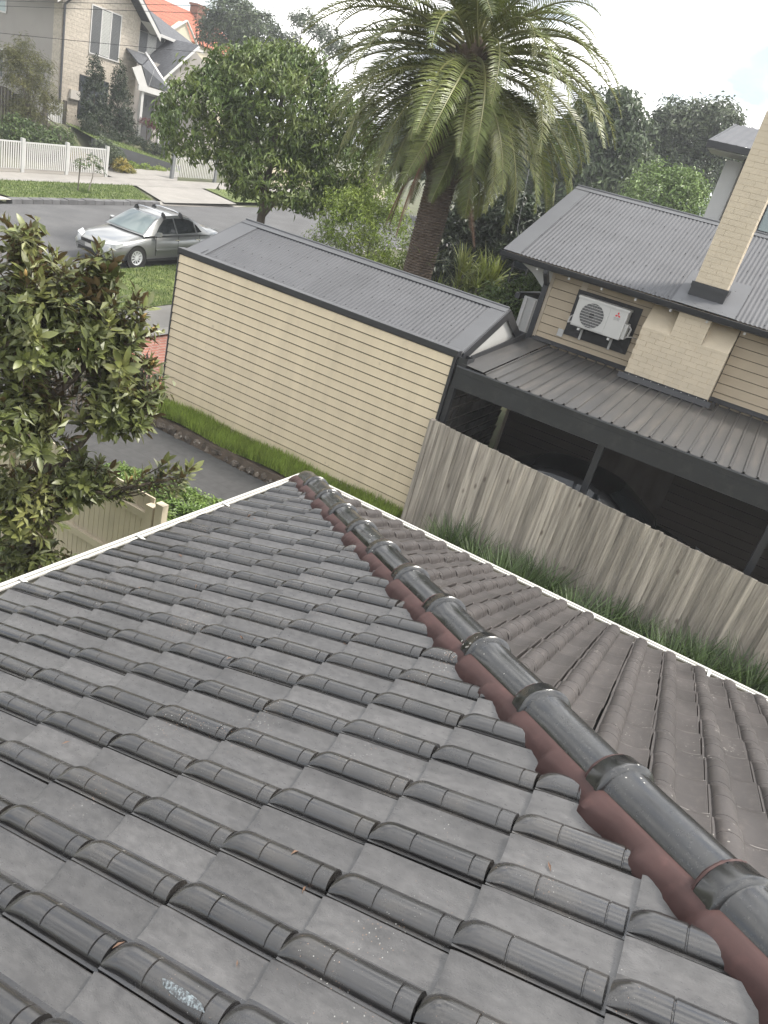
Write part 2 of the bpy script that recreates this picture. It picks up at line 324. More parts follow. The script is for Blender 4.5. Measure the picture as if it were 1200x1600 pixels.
def place(name, me, mtx, parent, world_origin=True):
    """a copy of a shared mesh under a parent, at a world matrix"""
    o = bpy.data.objects.new(name, me); COL.objects.link(o); o.parent = parent
    o.matrix_basis = Matrix.Translation(-ORI.get(parent.name, Vector())) @ mtx if parent is not None else mtx
    ORI[o.name] = Vector(); return o
def frame(o, u, v, w):
    m = Matrix.Identity(4)
    for i in range(3): m[i][0], m[i][1], m[i][2], m[i][3] = u[i], v[i], w[i], o[i]
    return m
def smooth01(t): t = max(0., min(1., t)); return t * t * (3 - 2 * t)
# ------------------------------------------------------------------ terrain: yard low, street climbing 8 % along +X, far gardens higher
KERB_N, KERB_F = 16.95, 25.1
def street(x):
    if x < 42: return .8 + .08 * (x - 16.6)
    return .8 + .08 * 25.4 + .03 * (x - 42)
def gz(x, y):
    base = -.22 if x < 10.2 else -.05
    if x > 12: base += .05 * (min(x, 40) - 12)
    s = street(max(x, -5.))
    if y <= 9.5: z = base
    elif y < 16.9: z = base + (s + .1 - base) * smooth01((y - 9.5) / 7.2)
    elif y <= KERB_N: z = s + .1
    elif y <= KERB_F: z = s
    elif y <= 30.2: z = s + .12
    else:
        y0 = 30.2 + 3.0 * smooth01((x - 26.5) / 1.5)
        z = s + .12 + (3.25 - (s + .12)) * smooth01((y - y0) / (36.5 - y0)) if s + .12 < 3.25 else s + .12
    return z
xs_ = sorted(set([-80, -50, -30, -20, -12, -6, -2, 2, 5, 7, 8, 9, 10.15, 10.25, 11, 12, 13, 14, 15, 16, 17, 18, 19] + list(range(20, 60, 2)) + [64, 72, 85, 100, 130, 180, 260, 400]))
ys_ = sorted(set([-80, -50, -30, -18, -10, -6, -3, 0, 2, 4, 6, 8, 9.5, 10.3, 11, 11.7, 12.4, 13.1, 13.8, 14.5, 15.2, 16, 16.9, 17.06, 17.1, 21, 25.0, 25.06, 26.5, 28, 30.2, 31, 32, 33, 34, 35, 36, 36.5, 38, 42, 50, 65, 90, 130, 200, 320]))
def ground_z(x, y): return gz(x, y) - (.2 if 17.08 < y < 25.03 else .06)
struct('ground', MB().grid([[(x, y, ground_z(x, y)) for x in xs_] for y in ys_]), 'ground')
def sheet(x0, x1, y0, y1, zf, lift, nx=24, ny=4):
    return MB().grid([[(x0 + (x1 - x0) * i / nx, y0 + (y1 - y0) * j / ny, zf(x0 + (x1 - x0) * i / nx, y0 + (y1 - y0) * j / ny) + lift) for i in range(nx + 1)] for j in range(ny + 1)])
struct('road', sheet(-40, 200, KERB_N + .02, KERB_F - .02, lambda x, y: street(max(x, -5)) + .05 * (1 - ((y - 21) / 4.1) ** 2), .0, 60, 6), 'asphalt')
def flatsheet(poly, zf, lift):   # polygon of xy points fan-split into a grid by bilinear quads (4 points)
    a, b, c, d = poly; n = 10
    P = []
    for j in range(n + 1):
        row = []
        for i in range(n + 1):
            s, t = i / n, j / n
            x = (a[0] * (1 - s) + b[0] * s) * (1 - t) + (d[0] * (1 - s) + c[0] * s) * t; y = (a[1] * (1 - s) + b[1] * s) * (1 - t) + (d[1] * (1 - s) + c[1] * s) * t
            row.append((x, y, zf(x, y) + lift))
        P.append(row)
    return MB().grid(P)
struct('driveway', flatsheet([(7.9, 2.5), (10.1, 2.5), (10.1, 16.9), (7.4, 16.9)], gz, .03), 'drive_dark')
struct('footpath', flatsheet([(-20, 13.15), (30, 13.15), (30, 14.25), (-20, 14.25)], gz, .045), 'concrete')
struct('garden_path', flatsheet([(10.9, 10.6), (14.4, 10.6), (14.4, 13.12), (10.9, 13.12)], gz, .04), 'red_pavers')
struct('path_edging', MB().add([(10.9, 12.78, gz(10.9, 12.9) + .075), (14.4, 12.78, gz(14.4, 12.9) + .075), (14.4, 13.13, gz(14.4, 13.1) + .075), (10.9, 13.13, gz(10.9, 13.1) + .075)], [(0, 1, 2, 3)]), 'concrete_pale')
struct('driveway_crossover', flatsheet([(6.6, 14.25), (10.6, 14.25), (11.4, 16.94), (5.8, 16.94)], gz, .05), 'concrete_pale')
FARV = lambda x, y: street(x) + .12
struct('footpath', flatsheet([(-10, 28.35), (46, 28.35), (46, 30.0), (-10, 30.0)], FARV, .02), 'concrete')
struct('driveway_crossover', flatsheet([(25.6, 25.12), (30.4, 25.12), (31.4, 28.36), (27.0, 28.36)], FARV, .012), 'concrete')
struct('driveway_crossover', flatsheet([(12.0, 25.12), (18.4, 25.12), (17.2, 28.34), (12.5, 28.34)], FARV, .012), 'concrete_pale')
struct('driveway', flatsheet([(27.0, 29.9), (31.2, 29.9), (34.2, 32.8), (27.7, 33.0)], gz, .03), 'concrete')

def blades(area, zf, n, h, w, seed, lean=.5, mask=None):
    rnd = random.Random(seed); V = []; F = []
    x0, x1, y0, y1 = area
    while len(F) < n:
        x, y = rnd.uniform(x0, x1), rnd.uniform(y0, y1)
        if mask and not mask(x, y): continue
        z = zf(x, y); a = rnd.uniform(0, 6.283); hh = h * rnd.uniform(.5, 1.3); o = len(V); dx, dy = math.cos(a) * w / 2, math.sin(a) * w / 2; b = rnd.uniform(0, 6.283); l = hh * lean * rnd.random()
        V += [(x - dx, y - dy, z), (x + dx, y + dy, z), (x + math.cos(b) * l, y + math.sin(b) * l, z + hh)]; F.append((o, o + 1, o + 2))
    m = MB(); m.v = V; m.f = F; m.sm = [False] * len(F); return m
def lawn(name, label, quad, zf, lift, n, h, seed, bm_='grass_blade'):
    o = struct(name, flatsheet(quad, zf, lift), 'grass_ground'); o['kind'] = 'stuff'; o['label'] = label; o['category'] = 'grass'
    xs = [p[0] for p in quad]; ys = [p[1] for p in quad]
    def inside(x, y):
        c = True
        for i in range(4):
            a, b = quad[i], quad[(i + 1) % 4]
            if (b[0] - a[0]) * (y - a[1]) - (b[1] - a[1]) * (x - a[0]) < 0: c = False
        return c
    obj('grass_blades', blades((min(xs), max(xs), min(ys), max(ys)), lambda x, y: zf(x, y) + lift, n, h, .02, seed, mask=inside), bm_, o)['kind'] = 'stuff'
lawn('verge_lawn', 'mown green verge beside the parked silver car', [(11.6, 14.27), (24, 14.27), (24, 16.9), (11.6, 16.9)], gz, .05, 14000, .06, 1)
lawn('verge_lawn', 'green nature strip with a sapling in front of the white picket fence', [(18.5, 25.45), (25.2, 25.45), (26.7, 28.3), (17.3, 28.3)], FARV, .03, 9000, .07, 2)
lawn('verge_lawn', 'sliver of green nature strip beyond the far driveway under the street tree', [(30.6, 25.45), (44, 25.45), (44, 28.3), (31.6, 28.3)], FARV, .03, 2000, .07, 3)
lawn('front_lawn', 'sloping front lawn above the dark retaining wall', [(29.2, 33.1), (34.3, 33.0), (35.6, 36.6), (29.5, 36.6)], lambda x, y: 2.93 - .075 * (x - 29.2) + .12 * (y - 33.1), .0, 4000, .07, 4)
lawn('grass_strip', 'lush grass strip along the foot of the cream weatherboard wall', [(10.22, 4.3), (10.83, 4.3), (10.83, 10.2), (10.22, 10.2)], lambda x, y: .0 + .03 * math.sin(y * 3), .02, 16000, .19, 5, 'grass_lush')
lawn('back_lawn', 'shaded lawn below the white gutter around the magnolia trunk', [(-6, 3.4), (5.5, 3.4), (5.5, 12), (-6, 12)], lambda x, y: gz(x, y), -.03, 9000, .08, 8)
lawn('yard_grass', 'patch of rough grass by the driveway behind the magnolia', [(6.0, 7.4), (7.8, 7.4), (7.6, 10.4), (6.0, 10.4)], lambda x, y: gz(x, y), .02, 6000, .1, 6)
# kerbs
k = MB()
for i in range(70):
    x0 = -30 + i * 2.; k.hexa([(x0, KERB_N - .13, street(max(x0, -5)) - .1), (x0 + 1.99, KERB_N - .13, street(max(x0 + 2, -5)) - .1), (x0 + 1.99, KERB_N, street(max(x0 + 2, -5)) - .1), (x0, KERB_N, street(max(x0, -5)) - .1),
                           (x0, KERB_N - .13, street(max(x0, -5)) + .13), (x0 + 1.99, KERB_N - .13, street(max(x0 + 2, -5)) + .13), (x0 + 1.99, KERB_N - .02, street(max(x0 + 2, -5)) + .12), (x0, KERB_N - .02, street(max(x0, -5)) + .12)])
struct('kerb', k, 'concrete')
kb = struct('kerb', MB().hexa([(25.3, KERB_F, street(25.3) - .1), (60, KERB_F, street(60) - .1), (60, KERB_F + .3, street(60) - .1), (25.3, KERB_F + .3, street(25.3) - .1),
                       (25.3, KERB_F, street(25.3) + .05), (60, KERB_F, street(60) + .05), (60, KERB_F + .3, street(60) + .13), (25.3, KERB_F + .3, street(25.3) + .13)]), 'concrete')
bk = struct('bluestone_kerb', MB().hexa([(18.3, KERB_F + .02, street(18.3) - .1), (25.2, KERB_F + .02, street(25.2) - .1), (25.2, KERB_F + .3, street(25.2) - .1), (18.3, KERB_F + .3, street(18.3) - .1),
                       (18.3, KERB_F + .02, street(18.3) + .12), (25.2, KERB_F + .02, street(25.2) + .12), (25.2, KERB_F + .3, street(25.2) + .12), (18.3, KERB_F + .3, street(18.3) + .12)]), 'joint_dark')
x = 18.25
while x < 25.2:
    w = random.uniform(.36, .5); a, b = x + .012, x + w - .012; za, zb = street(a), street(b); t = random.uniform(.14, .165)
    obj('kerb_stone', MB().hexa([(a, KERB_F - .01, za - .1), (b, KERB_F - .01, zb - .1), (b, KERB_F + .34, zb - .1), (a, KERB_F + .34, za - .1), (a, KERB_F + .015, za + t), (b, KERB_F + .015, zb + t), (b, KERB_F + .34, zb + t + .01), (a, KERB_F + .34, za + t + .01)]), 'bluestone', bk)
    x += w

# ------------------------------------------------------------------ the tiled house we stand on
HP = math.atan(.34674); SP, CP = math.sin(HP), math.cos(HP)
TW, TG = .2221, .34874; TL = TG / CP          # cover width, plan gauge, gauge along the slope
XN, YN, ZN = 2.4085, 3.1988, 2.5755           # a tile nose at the left eave
XE = 5.4307; YR0 = -.0757 + .045              # right eave
HIPC = XE - YN                                # hip: x - y = HIPC
def prof(u):
    if u < .005: return .014
    if u < .092:
        return .012 + .034 * math.sqrt(max(0., 1 - ((u - .0485) / .0436) ** 2))
    if u < .116: return -.004
    if u < .203: return -.003 + .027 * ((u - .116) / .087) ** 2.0
    if u < .2085: return .0235
    return -.014
US = [-.006, -.006, .004] + [.0485 - .043 * math.cos(math.pi * i / 15) for i in range(16)] + [.096, .114, .128, .145, .165, .183, .195, .203, .2075, .208]
def uz(i):
    u = US[i]
    if i == 0: return -.008
    if i in (1, 2): return .0135
    if i == len(US) - 1: return -.016
    if i == len(US) - 2: return .020
    if i == 19: return -.004
    return prof(min(max(u, .0051), .2029)) if u < .203 else .0235
def tile_mesh(name, matn, wear=None):
    mb = MB(); NOSE = .066
    ys = [-.405, -.371, -.3602, -.360] + [-.318, -.3165, -.3135, -.312, -.26, -.20, -.137, -.1355, -.1325, -.131, -.10] + [-.066, -.055, -.044, -.033, -.022, -.012, -.005, 0.]
    P = []
    for y in ys:
        t = (y + NOSE) / NOSE; f = (1 - max(0., t) ** 2.4) * .68 + .32 if t > 0 else 1.
        groove = .0045 if (-.3168 < y < -.3132 or -.1358 < y < -.1322) else 0.
        head = y < -.3601
        row = []
        for i, u in enumerate(US):
            z = uz(i); uu = u
            if 3 <= i <= 18:   # roll
                base = .0135; z = base + (z - base) * f - groove
                if t > 0: uu = .0485 + (u - .0485) * (1 - .2 * t ** 3) - .012 * t * t
                if head: z = .003
            if i >= 19 and t > 0: z -= .004 * t ** 4
            row.append((uu, y, z + .021 * y / TL))
        P.append(row)
    mb.grid(P)
    n = len(US)   # butt under the nose end and thin sides
    last = P[-1]; mb.add([p for p in last] + [(p[0], p[1] - .006, -.016) for p in last], [(i, n + i, n + i + 1, i + 1) for i in range(n - 1)])
    me = mb.mesh(name, matn); nc = len(US) - 1
    if wear is None:          # the pans carry a paler, dustier film than the rolls
        me.materials.append(MATS['tile_pan'])
        for ri in range(len(ys) - 1):
            for ci in range(20, nc - 1): me.polygons[ri * nc + ci].material_index = 1
    if wear is not None:      # paint cracked away along the roll's rings and the lap edge
        r = random.Random(wear); me.materials.append(MATS['tile_wear'])
        for ri in (5, 11, len(ys) - 2):
            on = r.random() < .5
            for ci in range(3, nc):
                if r.random() < .25: on = not on
                if ri == len(ys) - 2 and ci < 20: continue
                if ri < 20 and ci > 15: continue
                if on: me.polygons[ri * nc + ci].material_index = 1
    return me
house = thing('tiled_house', 'house under the dark glossy tiled hip roof filling the foreground', 'house', (2.0, 0, -.2))
slopeL = obj('roof_slope', MB().add([(-8, YN, ZN - .05), (XE, YN, ZN - .05), (XE - 6, YN - 6, ZN - .05 + 6 * .34674), (-8, YN - 6, ZN - .05 + 6 * .34674)], [(0, 1, 2, 3)]), 'deck', house)
slopeL['label'] = 'slope of glossy dark grey tiles'
slopeR = obj('roof_slope', MB().add([(XE, YN, ZN - .05), (XE, -8, ZN - .05), (XE - 6, -8, ZN - .05 + 6 * .34674), (XE - 6, YN - 6, ZN - .05 + 6 * .34674)], [(0, 1, 2, 3)]), 'deck', house)
slopeR['label'] = 'slope of duller brownish tiles'
def cut_copy(me, mtx, nrm, co, name):
    bm = bmesh.new(); bm.from_mesh(me); bm.transform(mtx)
    bmesh.ops.bisect_plane(bm, geom=bm.verts[:] + bm.edges[:] + bm.faces[:], plane_co=co, plane_no=nrm, clear_outer=True)
    if not bm.faces: bm.free(); return None
    nm = bpy.data.meshes.new(name); bm.to_mesh(nm); bm.free(); [nm.materials.append(q) for q in me.materials]; return nm
def lay_tiles(side, tm, parent, krange, jrange):
    n_obj = 0; rest = bmesh.new(); rnd = random.Random(5 if side == 'L' else 6); cand = []
    for j in range(*jrange):
        for kk in range(*krange):
            if side == 'L':
                o = Vector((XN + kk * TW, YN - j * TG, ZN + .34674 * TG * j)); u, d, n = Vector((1, 0, 0)), Vector((0, CP, -SP)), Vector((0, SP, CP)); sg = 1
            else:
                o = Vector((XE - j * TG, YR0 - kk * TW, ZN + .34674 * TG * j)); u, d, n = Vector((0, -1, 0)), Vector((CP, 0, -SP)), Vector((SP, 0, CP)); sg = -1
            mt = frame(o, u, d, n)
            jit = Matrix.Translation((rnd.gauss(0, .0012), rnd.gauss(0, .003), rnd.gauss(0, .0012))) @ Matrix.Rotation(rnd.gauss(0, .004), 4, 'Z') @ Matrix.Rotation(rnd.gauss(0, .0035), 4, 'Y')
            mt = mt @ jit
            cs = [mt @ Vector((a, b, 0)) for a in (0, TW) for b in (0, -TL)]
            dd = [sg * (HIPC - (c.x - c.y)) for c in cs]      # >0 on the tile's own side of the hip
            if max(dd) < .175: continue
            cut = min(dd) < .165
            c = mt @ Vector((TW / 2, -TL / 2, 0)); dist = (c - EYE).length
            cand.append((not in_view(c, 20), dist, mt, cut))
    cand.sort(key=lambda t: (t[0], t[1]))
    for hidden, dist, mt, cut in cand:
        me = rnd.choice(tm) if isinstance(tm, list) else tm
        if cut:
            me = cut_copy(me, mt, Vector((sg, -sg, 0)), Vector((HIPC - sg * .165, 0, 0)), 'cut_tile')
            if me is None: continue
        if not hidden and n_obj < (200 if side == 'L' else 190):
            n_obj += 1; place('roof_tile', me, Matrix.Identity(4) if cut else mt, parent)
        else:
            t = me.copy()
            if not cut: t.transform(mt)
            rest.from_mesh(t); bpy.data.meshes.remove(t)
    if rest.verts:
        nm = bpy.data.meshes.new('roof_tiles'); rest.to_mesh(nm); [nm.materials.append(q) for q in (tm[0] if isinstance(tm, list) else tm).materials]; o = obj('roof_tiles', nm, None, parent); o['kind'] = 'stuff'
    rest.free(); return n_obj
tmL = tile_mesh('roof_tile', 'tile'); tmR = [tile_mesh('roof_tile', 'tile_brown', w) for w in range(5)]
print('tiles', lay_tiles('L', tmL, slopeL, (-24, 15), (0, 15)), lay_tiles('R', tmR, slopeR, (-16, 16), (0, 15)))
# hip caps
UPH = Vector((-1, -1, .34674)).normalized(); LAT = Vector((-1, 1, 0)).normalized(); HN = LAT.cross(UPH).normalized()
if HN.z < 0: HN = -HN
def hip_point(s): return Vector((XE, YN, ZN)) + UPH * s
def cap_mesh(flip=False, end=False):
    mb = MB(); P = []; Rb, Rc = .094, .110
    prof_ = [(-.012, Rb + .002), (-.011, Rc - .004), (-.006, Rc), (.040, Rc + .001), (.046, Rc + .004), (.056, Rc + .004), (.062, Rc - .002), (.066, Rb + .003), (.075, Rb), (.2, Rb - .001), (.35, Rb - .002), (.475, Rb - .004), (.50, Rb - .006)]
    if end: prof_ = [(-.10, .03), (-.098, .055), (-.085, .075), (-.06, .088), (-.03, .094)] + [(.03, .096), (.1, .096), (.2, .095), (.32, .094), (.36, .092)]
    for s, r in prof_:
        row = []
        for i in range(25):
            a = R(-88 + 176 * i / 24); row.append((s, r * math.sin(a) * 1.04, r * math.cos(a) - .022))
        P.append(row)
    mb.grid(P, flip=True)
    for e in (0, -1):   # thick ends
        row = P[e]; n = len(row); mb.add(row + [(p[0], p[1] * .82, p[2] * .82 - .012) for p in row], [(i, i + 1, n + i + 1, n + i) for i in range(n - 1)])
    return mb.mesh('hip_cap', 'hip')
capm = cap_mesh(); capend = cap_mesh(end=True)
hips = obj('hip', MB().bar(hip_point(.0), hip_point(7.2), .08, .03), 'deck', house)
rn = random.Random(3)
s0 = .43
place('hip_cap', capend, frame(hip_point(.12) + HN * .02, UPH, LAT, HN), hips)
for i in range(13):
    s = s0 + i * .4925
    place('hip_cap', capm, frame(hip_point(s) + LAT * rn.gauss(0, .004) + HN * (.026 + rn.gauss(0, .002)), UPH, LAT, HN) @ Matrix.Rotation(rn.gauss(0, .012), 4, 'Z'), hips)
# red pointing under the caps, riding over rolls and dipping into pans
def surf(x, y):
    if x - y < HIPC:
        u = (x - XN) % TW; j = (YN - y) / TG; f = j - math.floor(j); return ZN + .34674 * (YN - y) + prof(u) - .021 * f
    u = (YR0 - y) % TW; j = (XE - x) / TG; f = j - math.floor(j); return ZN + .34674 * (XE - x) + prof(u) - .021 * f
for side in (1, -1):
    P = []; s = .06; nn = 0
    while s < 6.6:
        c = hip_point(s); l2 = LAT * side
        ph = s / .245; saw = ph - math.floor(ph)
        wob = mnoise.noise(Vector((s * 9, side * 3., 0))) * .014 + mnoise.noise(Vector((s * 40, side * 5., 2))) * .006
        wbot = .136 + .030 * (1 - saw) ** 1.3 * smooth01(saw / .15) + wob * .8
        pl = lambda p: ZN + .34674 * ((YN - p.y) if side == 1 else (XE - p.x))
        top = c + l2 * .092; top.z = pl(top) + .058
        b = c + l2 * wbot; b.z = pl(b) + .026
        mid = top * .5 + b * .5 + HN * .009
        in_ = c + l2 * .05 + HN * .03; dn = b + l2 * .004; dn.z -= .055
        P.append([in_, top, top * .65 + mid * .35 + HN * .003, mid, b * .6 + mid * .4 + HN * .003, b, dn]); s += .0125; nn += 1
    for col in (3, 5):
        zs_ = [r_[col].z - hip_point(.06 + q * .0125).z for q, r_ in enumerate(P)]
        for q in range(len(P)):
            a_ = zs_[max(0, q - 3):q + 4]; P[q][col].z = hip_point(.06 + q * .0125).z + max(sum(a_) / len(a_), zs_[q] - .006)
    for r_ in P:
        r_[2] = r_[1] * .6 + r_[3] * .4 + HN * .004; r_[4] = r_[5] * .5 + r_[3] * .5 + HN * .004; r_[6].z = r_[5].z - .055
    obj('pointing', MB().grid(P, flip=(side == 1)), 'mortar', hips)
# little collars of pointing squeezed out at each cap joint
for i in range(13):
    s = s0 + i * .4925 - .013; P = []
    for j in range(33):
        a = R(-84 + 168 * j / 32); row = []
        for ds, dr in ((-.012, -.001), (-.006, .007), (.001, .012), (.006, .010)):
            r = .095 + dr + .004 * mnoise.noise(Vector((j * .7, i * 3., ds * 200))); q = hip_point(s + ds) + LAT * (r * math.sin(a) * 1.04) + HN * (r * math.cos(a) + .004); row.append(q)
        P.append(row)
    obj('joint_pointing', MB().grid(P), 'mortar', hips)
# walls, fascia, gutters
obj('wall', MB().box(-8, XE - .5, YN - .52, YN - .5, -.3, ZN - .2), 'cream_render', house)
obj('wall', MB().box(XE - .52, XE - .5, -8, YN - .53, -.3, ZN - .2), 'cream_render', house)
GZ = 2.556
def gutter(axis):
    g = [(.000, 0.), (.000, -.085), (.012, -.098), (.085, -.105), (.105, -.1), (.112, -.085), (.114, -.03), (.126, -.014), (.130, .0), (.126, .009), (.112, .011), (.105, .004), (.106, -.008)]
    inn = [(.099, -.008), (.1, -.03), (.098, -.09), (.012, -.09), (.004, -.06), (.004, .004)]
    A, B = (-8., XE + .13) if axis == 'x' else (-8., YN + .112)
    def P(pt, t):
        return (min(t, XE + pt[0]) if t == B else t, YN - .012 + pt[0], GZ + pt[1]) if axis == 'x' else (XE + pt[0], (YN - .012 + pt[0]) if t == B else t, GZ + pt[1])
    q = obj('gutter', MB().grid([[P(p, A), P(p, B)] for p in g], flip=axis == 'y'), 'gutter_white', house)
    obj('trough', MB().grid([[P(p, A), P(p, B)] for p in inn], flip=axis == 'y'), 'gutter_inside', q)
    # raised line along the outer face
    obj('lip', MB().grid([[P(p, A), P(p, B)] for p in ((.078, -.012), (.079, .0), (.094, .002), (.096, -.010))]), 'gutter_white', q)
    t = -1.2 if axis == 'x' else -3.4
    while t < B - .1:
        w = .022; s_ = MB()
        pts = [(.0, .006), (.03, .010), (.10, .012)]
        s_.hexa([P((.0, .004), t), P((.104, .009), t), P((.104, .009), t + w), P((.0, .004), t + w), P((.0, .007), t), P((.104, .013), t), P((.104, .013), t + w), P((.0, .007), t + w)])
        obj('bracket', s_, 'white_paint', q); t += .93
    return q
gutter('x'); gutter('y')
obj('fascia', MB().box(-8, XE - .0, YN - .035, YN - .013, GZ - .19, GZ - .01), 'gutter_white', house)
obj('fascia', MB().box(XE - .024, XE - .002, -8, YN - .036, GZ - .19, GZ - .01), 'gutter_white', house)
obj('soffit', MB().box(-8, XE - .03, YN - .52, YN - .04, GZ - .2, GZ - .192), 'white_paint', house)
obj('soffit', MB().box(XE - .52, XE - .03, -8, YN - .53, GZ - .2, GZ - .192), 'white_paint', house)
# fallen leaf bits on the tiles
rb = random.Random(11); lit = MB()
for i in range(34):
    x = rb.uniform(.6, 4.2); y = rb.uniform(-.3, 2.9)
    if x - y > HIPC - .35: continue
    a = rb.uniform(0, 6.28); l = rb.uniform(.008, .022); c, s_ = math.cos(a), math.sin(a)
    e = [(x - c * l, y - s_ * l), (x - s_ * l * .22, y + c * l * .22), (x + c * l, y + s_ * l), (x + s_ * l * .22, y - c * l * .22)]
    lit.add([(p[0], p[1], surf(p[0], p[1]) + .005 + .003 * (q % 2)) for q, p in enumerate(e)], [(0, 1, 2, 3)])
o = obj('leaf_litter', lit, 'frond_dead'); o['kind'] = 'stuff'; o['label'] = 'dry leaf scraps scattered over the glossy tiles'; o['category'] = 'leaf litter'

P = []
for i in range(13):
    t = i / 12; hw = .010 * math.sin(math.pi * (.12 + .8 * t)) ** .7; y = .595 - .125 * t; xc = .884 - .004 * t
    P.append([(xc + w * hw, y + .006 * w, surf(xc + w * hw, y) + .0022) for w in (-1, -.5, 0, .5, 1)])
obj('paint_scuff', MB().grid(P), 'scuff', slopeL)
# ------------------------------------------------------------------ corrugated sheet helper
def corrugated(p0, dirw, dirl, width, length, pitch=.076, amp=.0078, per=6):
    """wave sheet: p0 corner, dirw across the waves, dirl along them"""
    p0, dw, dl = Vector(p0), Vector(dirw), Vector(dirl); n = dw.cross(dl).normalized()
    if n.z < 0: n = -n
    cnt = max(2, int(round(width / pitch * per))); rows = [[], []]
    for i in range(cnt + 1):
        t = width * i / cnt; z = amp * math.cos(2 * math.pi * t / pitch)
        for r, l in enumerate((0, length)): rows[r].append(p0 + dw * t + dl * l + n * z)
    return MB().grid(rows)
def trapezoid(p0, dirw, dirl, width, length, pitch=.19, h=.028):
    p0, dw, dl = Vector(p0), Vector(dirw), Vector(dirl); n = dw.cross(dl).normalized()
    if n.z < 0: n = -n
    pts = []; t = 0
    while t < width - 1e-6:
        for a, z in ((0, 0), (.118, 0), (.119, .0025), (.124, .0025), (.125, 0), (.136, 0), (.146, h), (.166, h), (.176, 0)): 
            if t + a <= width: pts.append((t + a, z))
        t += pitch
    pts.append((width, 0)); rows = [[], []]
    for a, z in pts:
        for r, l in enumerate((0, length)): rows[r].append(p0 + dw * a + dl * l + n * z)
    return MB().grid(rows, smooth=False)
def screws(pts, r=.011, name='screw', parent=None, m='charcoal'):
    mb = MB()
    for p in pts: mb.lathe([(0.0001, .008), (r * .7, .008), (r, .0), (r, -.004)], p, n=6, smooth=False)
    o = obj('screws', mb, m, parent); o['kind'] = 'stuff'; return o

# ------------------------------------------------------------------ cream garage
XS, YL, YRT = 10.85, 10.12, 4.18
shed = thing('garage', 'cream weatherboard garage with grey corrugated gable roof', 'garage', (12.5, 7.1, 0))
obj('wall', MB().box(XS + .031, XS + .12, YRT + .01, YL - .01, -.25, 3.0), 'timber_and_gap_shade', shed)  # dark backing colour stands in for shade between the boards
NB = 19; BH = 3.0 / NB
bmesh_ = MB()
for i in range(NB):
    z0 = -.02 + i * BH; z1 = z0 + BH + .012
    w0 = random.gauss(0, .0012); z1 = z0 + BH - .019      # near-flat boards with a deep shadow rebate between
    obj('weatherboard', MB().hexa([(XS - .026 + w0, YRT + .02, z0), (XS + .03, YRT + .02, z0), (XS + .03, YL - .02, z0), (XS - .026 + w0, YL - .02, z0),
                                   (XS - .016 + w0, YRT + .02, z1), (XS + .012, YRT + .02, z1), (XS + .012, YL - .02, z1), (XS - .016 + w0, YL - .02, z1)]), 'cream_board', shed)
for a, b in ((YL - .021, YL + .012), (YRT - .028, YRT + .021)):
    obj('corner_trim', MB().box(XS - .032, XS + .03, a, b, -.2, 2.984), 'charcoal', shed)
obj('capping', MB().box(XS - .042, XS + .13, YRT - .03, YL + .02, 2.985, 3.075), 'charcoal', shed)
obj('capping_top', MB().box(XS - .045, XS + .135, YRT - .033, YL + .023, 3.076, 3.084), 'zinc_flash', shed)
obj('box_gutter', MB().box(XS + .14, XS + .36, YRT, YL - .05, 2.93, 2.955), 'zinc_flash', shed)
RX, RZ = 12.62, 3.70      # ridge
EX, EZ = 11.03, 3.04      # near eave of the roof
FX, FZ = 13.95, 3.04      # far eave
dl = (Vector((RX, 0, RZ)) - Vector((EX, 0, EZ))); ln = dl.length; dl.normalize()
dr = (Vector((RX, 0, RZ)) - Vector((FX, 0, FZ))); lr = dr.length; dr.normalize()
y = YRT + .22; i = 0
SHY0, SHY1 = YRT + .22, YL - .34
nsh = 7; sw = (SHY1 - SHY0) / nsh; sw = round(sw / .076) * .076
for i in range(nsh):
    y0 = SHY0 + i * sw
    o = obj('roof_sheet', corrugated((EX, y0, EZ + (.0015 if i % 2 else 0)), (0, 1, 0), dl, sw + .03, ln), 'zinc', shed)
    obj('roof_sheet', corrugated((FX, y0, FZ), (0, 1, 0), dr, sw, lr), 'zinc', shed)
SHY1 = SHY0 + nsh * sw
pts = []
nz = Vector((-dl.z, 0, dl.x))
for t in (.12, .62, 1.15):
    yy = SHY0 + .076
    while yy < SHY1:
        pts.append(Vector((EX, yy, EZ)) + dl * t + nz * .009); yy += .228
screws(pts, parent=shed)
def fold(a, b, w1, d1, w2, d2, t=.004):   # ridge/barge flashing: two wings off an edge line a-b
    a, b, d1, d2 = Vector(a), Vector(b), Vector(d1).normalized(), Vector(d2).normalized(); m_ = MB()
    m_.slab([a, b, b + d1 * w1, a + d1 * w1], t); m_.slab([b, a, a + d2 * w2, b + d2 * w2], t); return m_
nr = Vector((-dr.z, 0, dr.x)); nr = nr if nr.z > 0 else -nr
up = Vector((0, 0, .026))
obj('ridge_cap', fold((RX, YRT - .02, RZ + .026), (RX, YL - .0, RZ + .026), .16, -dl, .16, -dr), 'zinc_flash', shed)
obj('ridge_roll', MB().tube([(RX, YRT - .02, RZ + .026), (RX, YL, RZ + .026)], .022, 10), 'zinc_flash', shed)
for s, (ya, yb) in (('l', (SHY1 - .02, YL - .0)), ('r', (YRT - .03, SHY0 + .04))):
    a = Vector((EX - .03, 0, EZ + .011)); b = Vector((RX, 0, RZ + .014))
    obj('barge_flashing', MB().slab([(a.x, ya, a.z), (b.x, ya, b.z), (b.x, yb, b.z), (a.x, yb, a.z)], .006) if True else None, 'zinc_flash', shed)
    a = Vector((FX + .03, 0, FZ + .011))
    obj('barge_flashing', MB().slab([(b.x, ya, b.z), (a.x, ya, a.z), (a.x, yb, a.z), (b.x, yb, b.z)], .006), 'zinc_flash', shed)
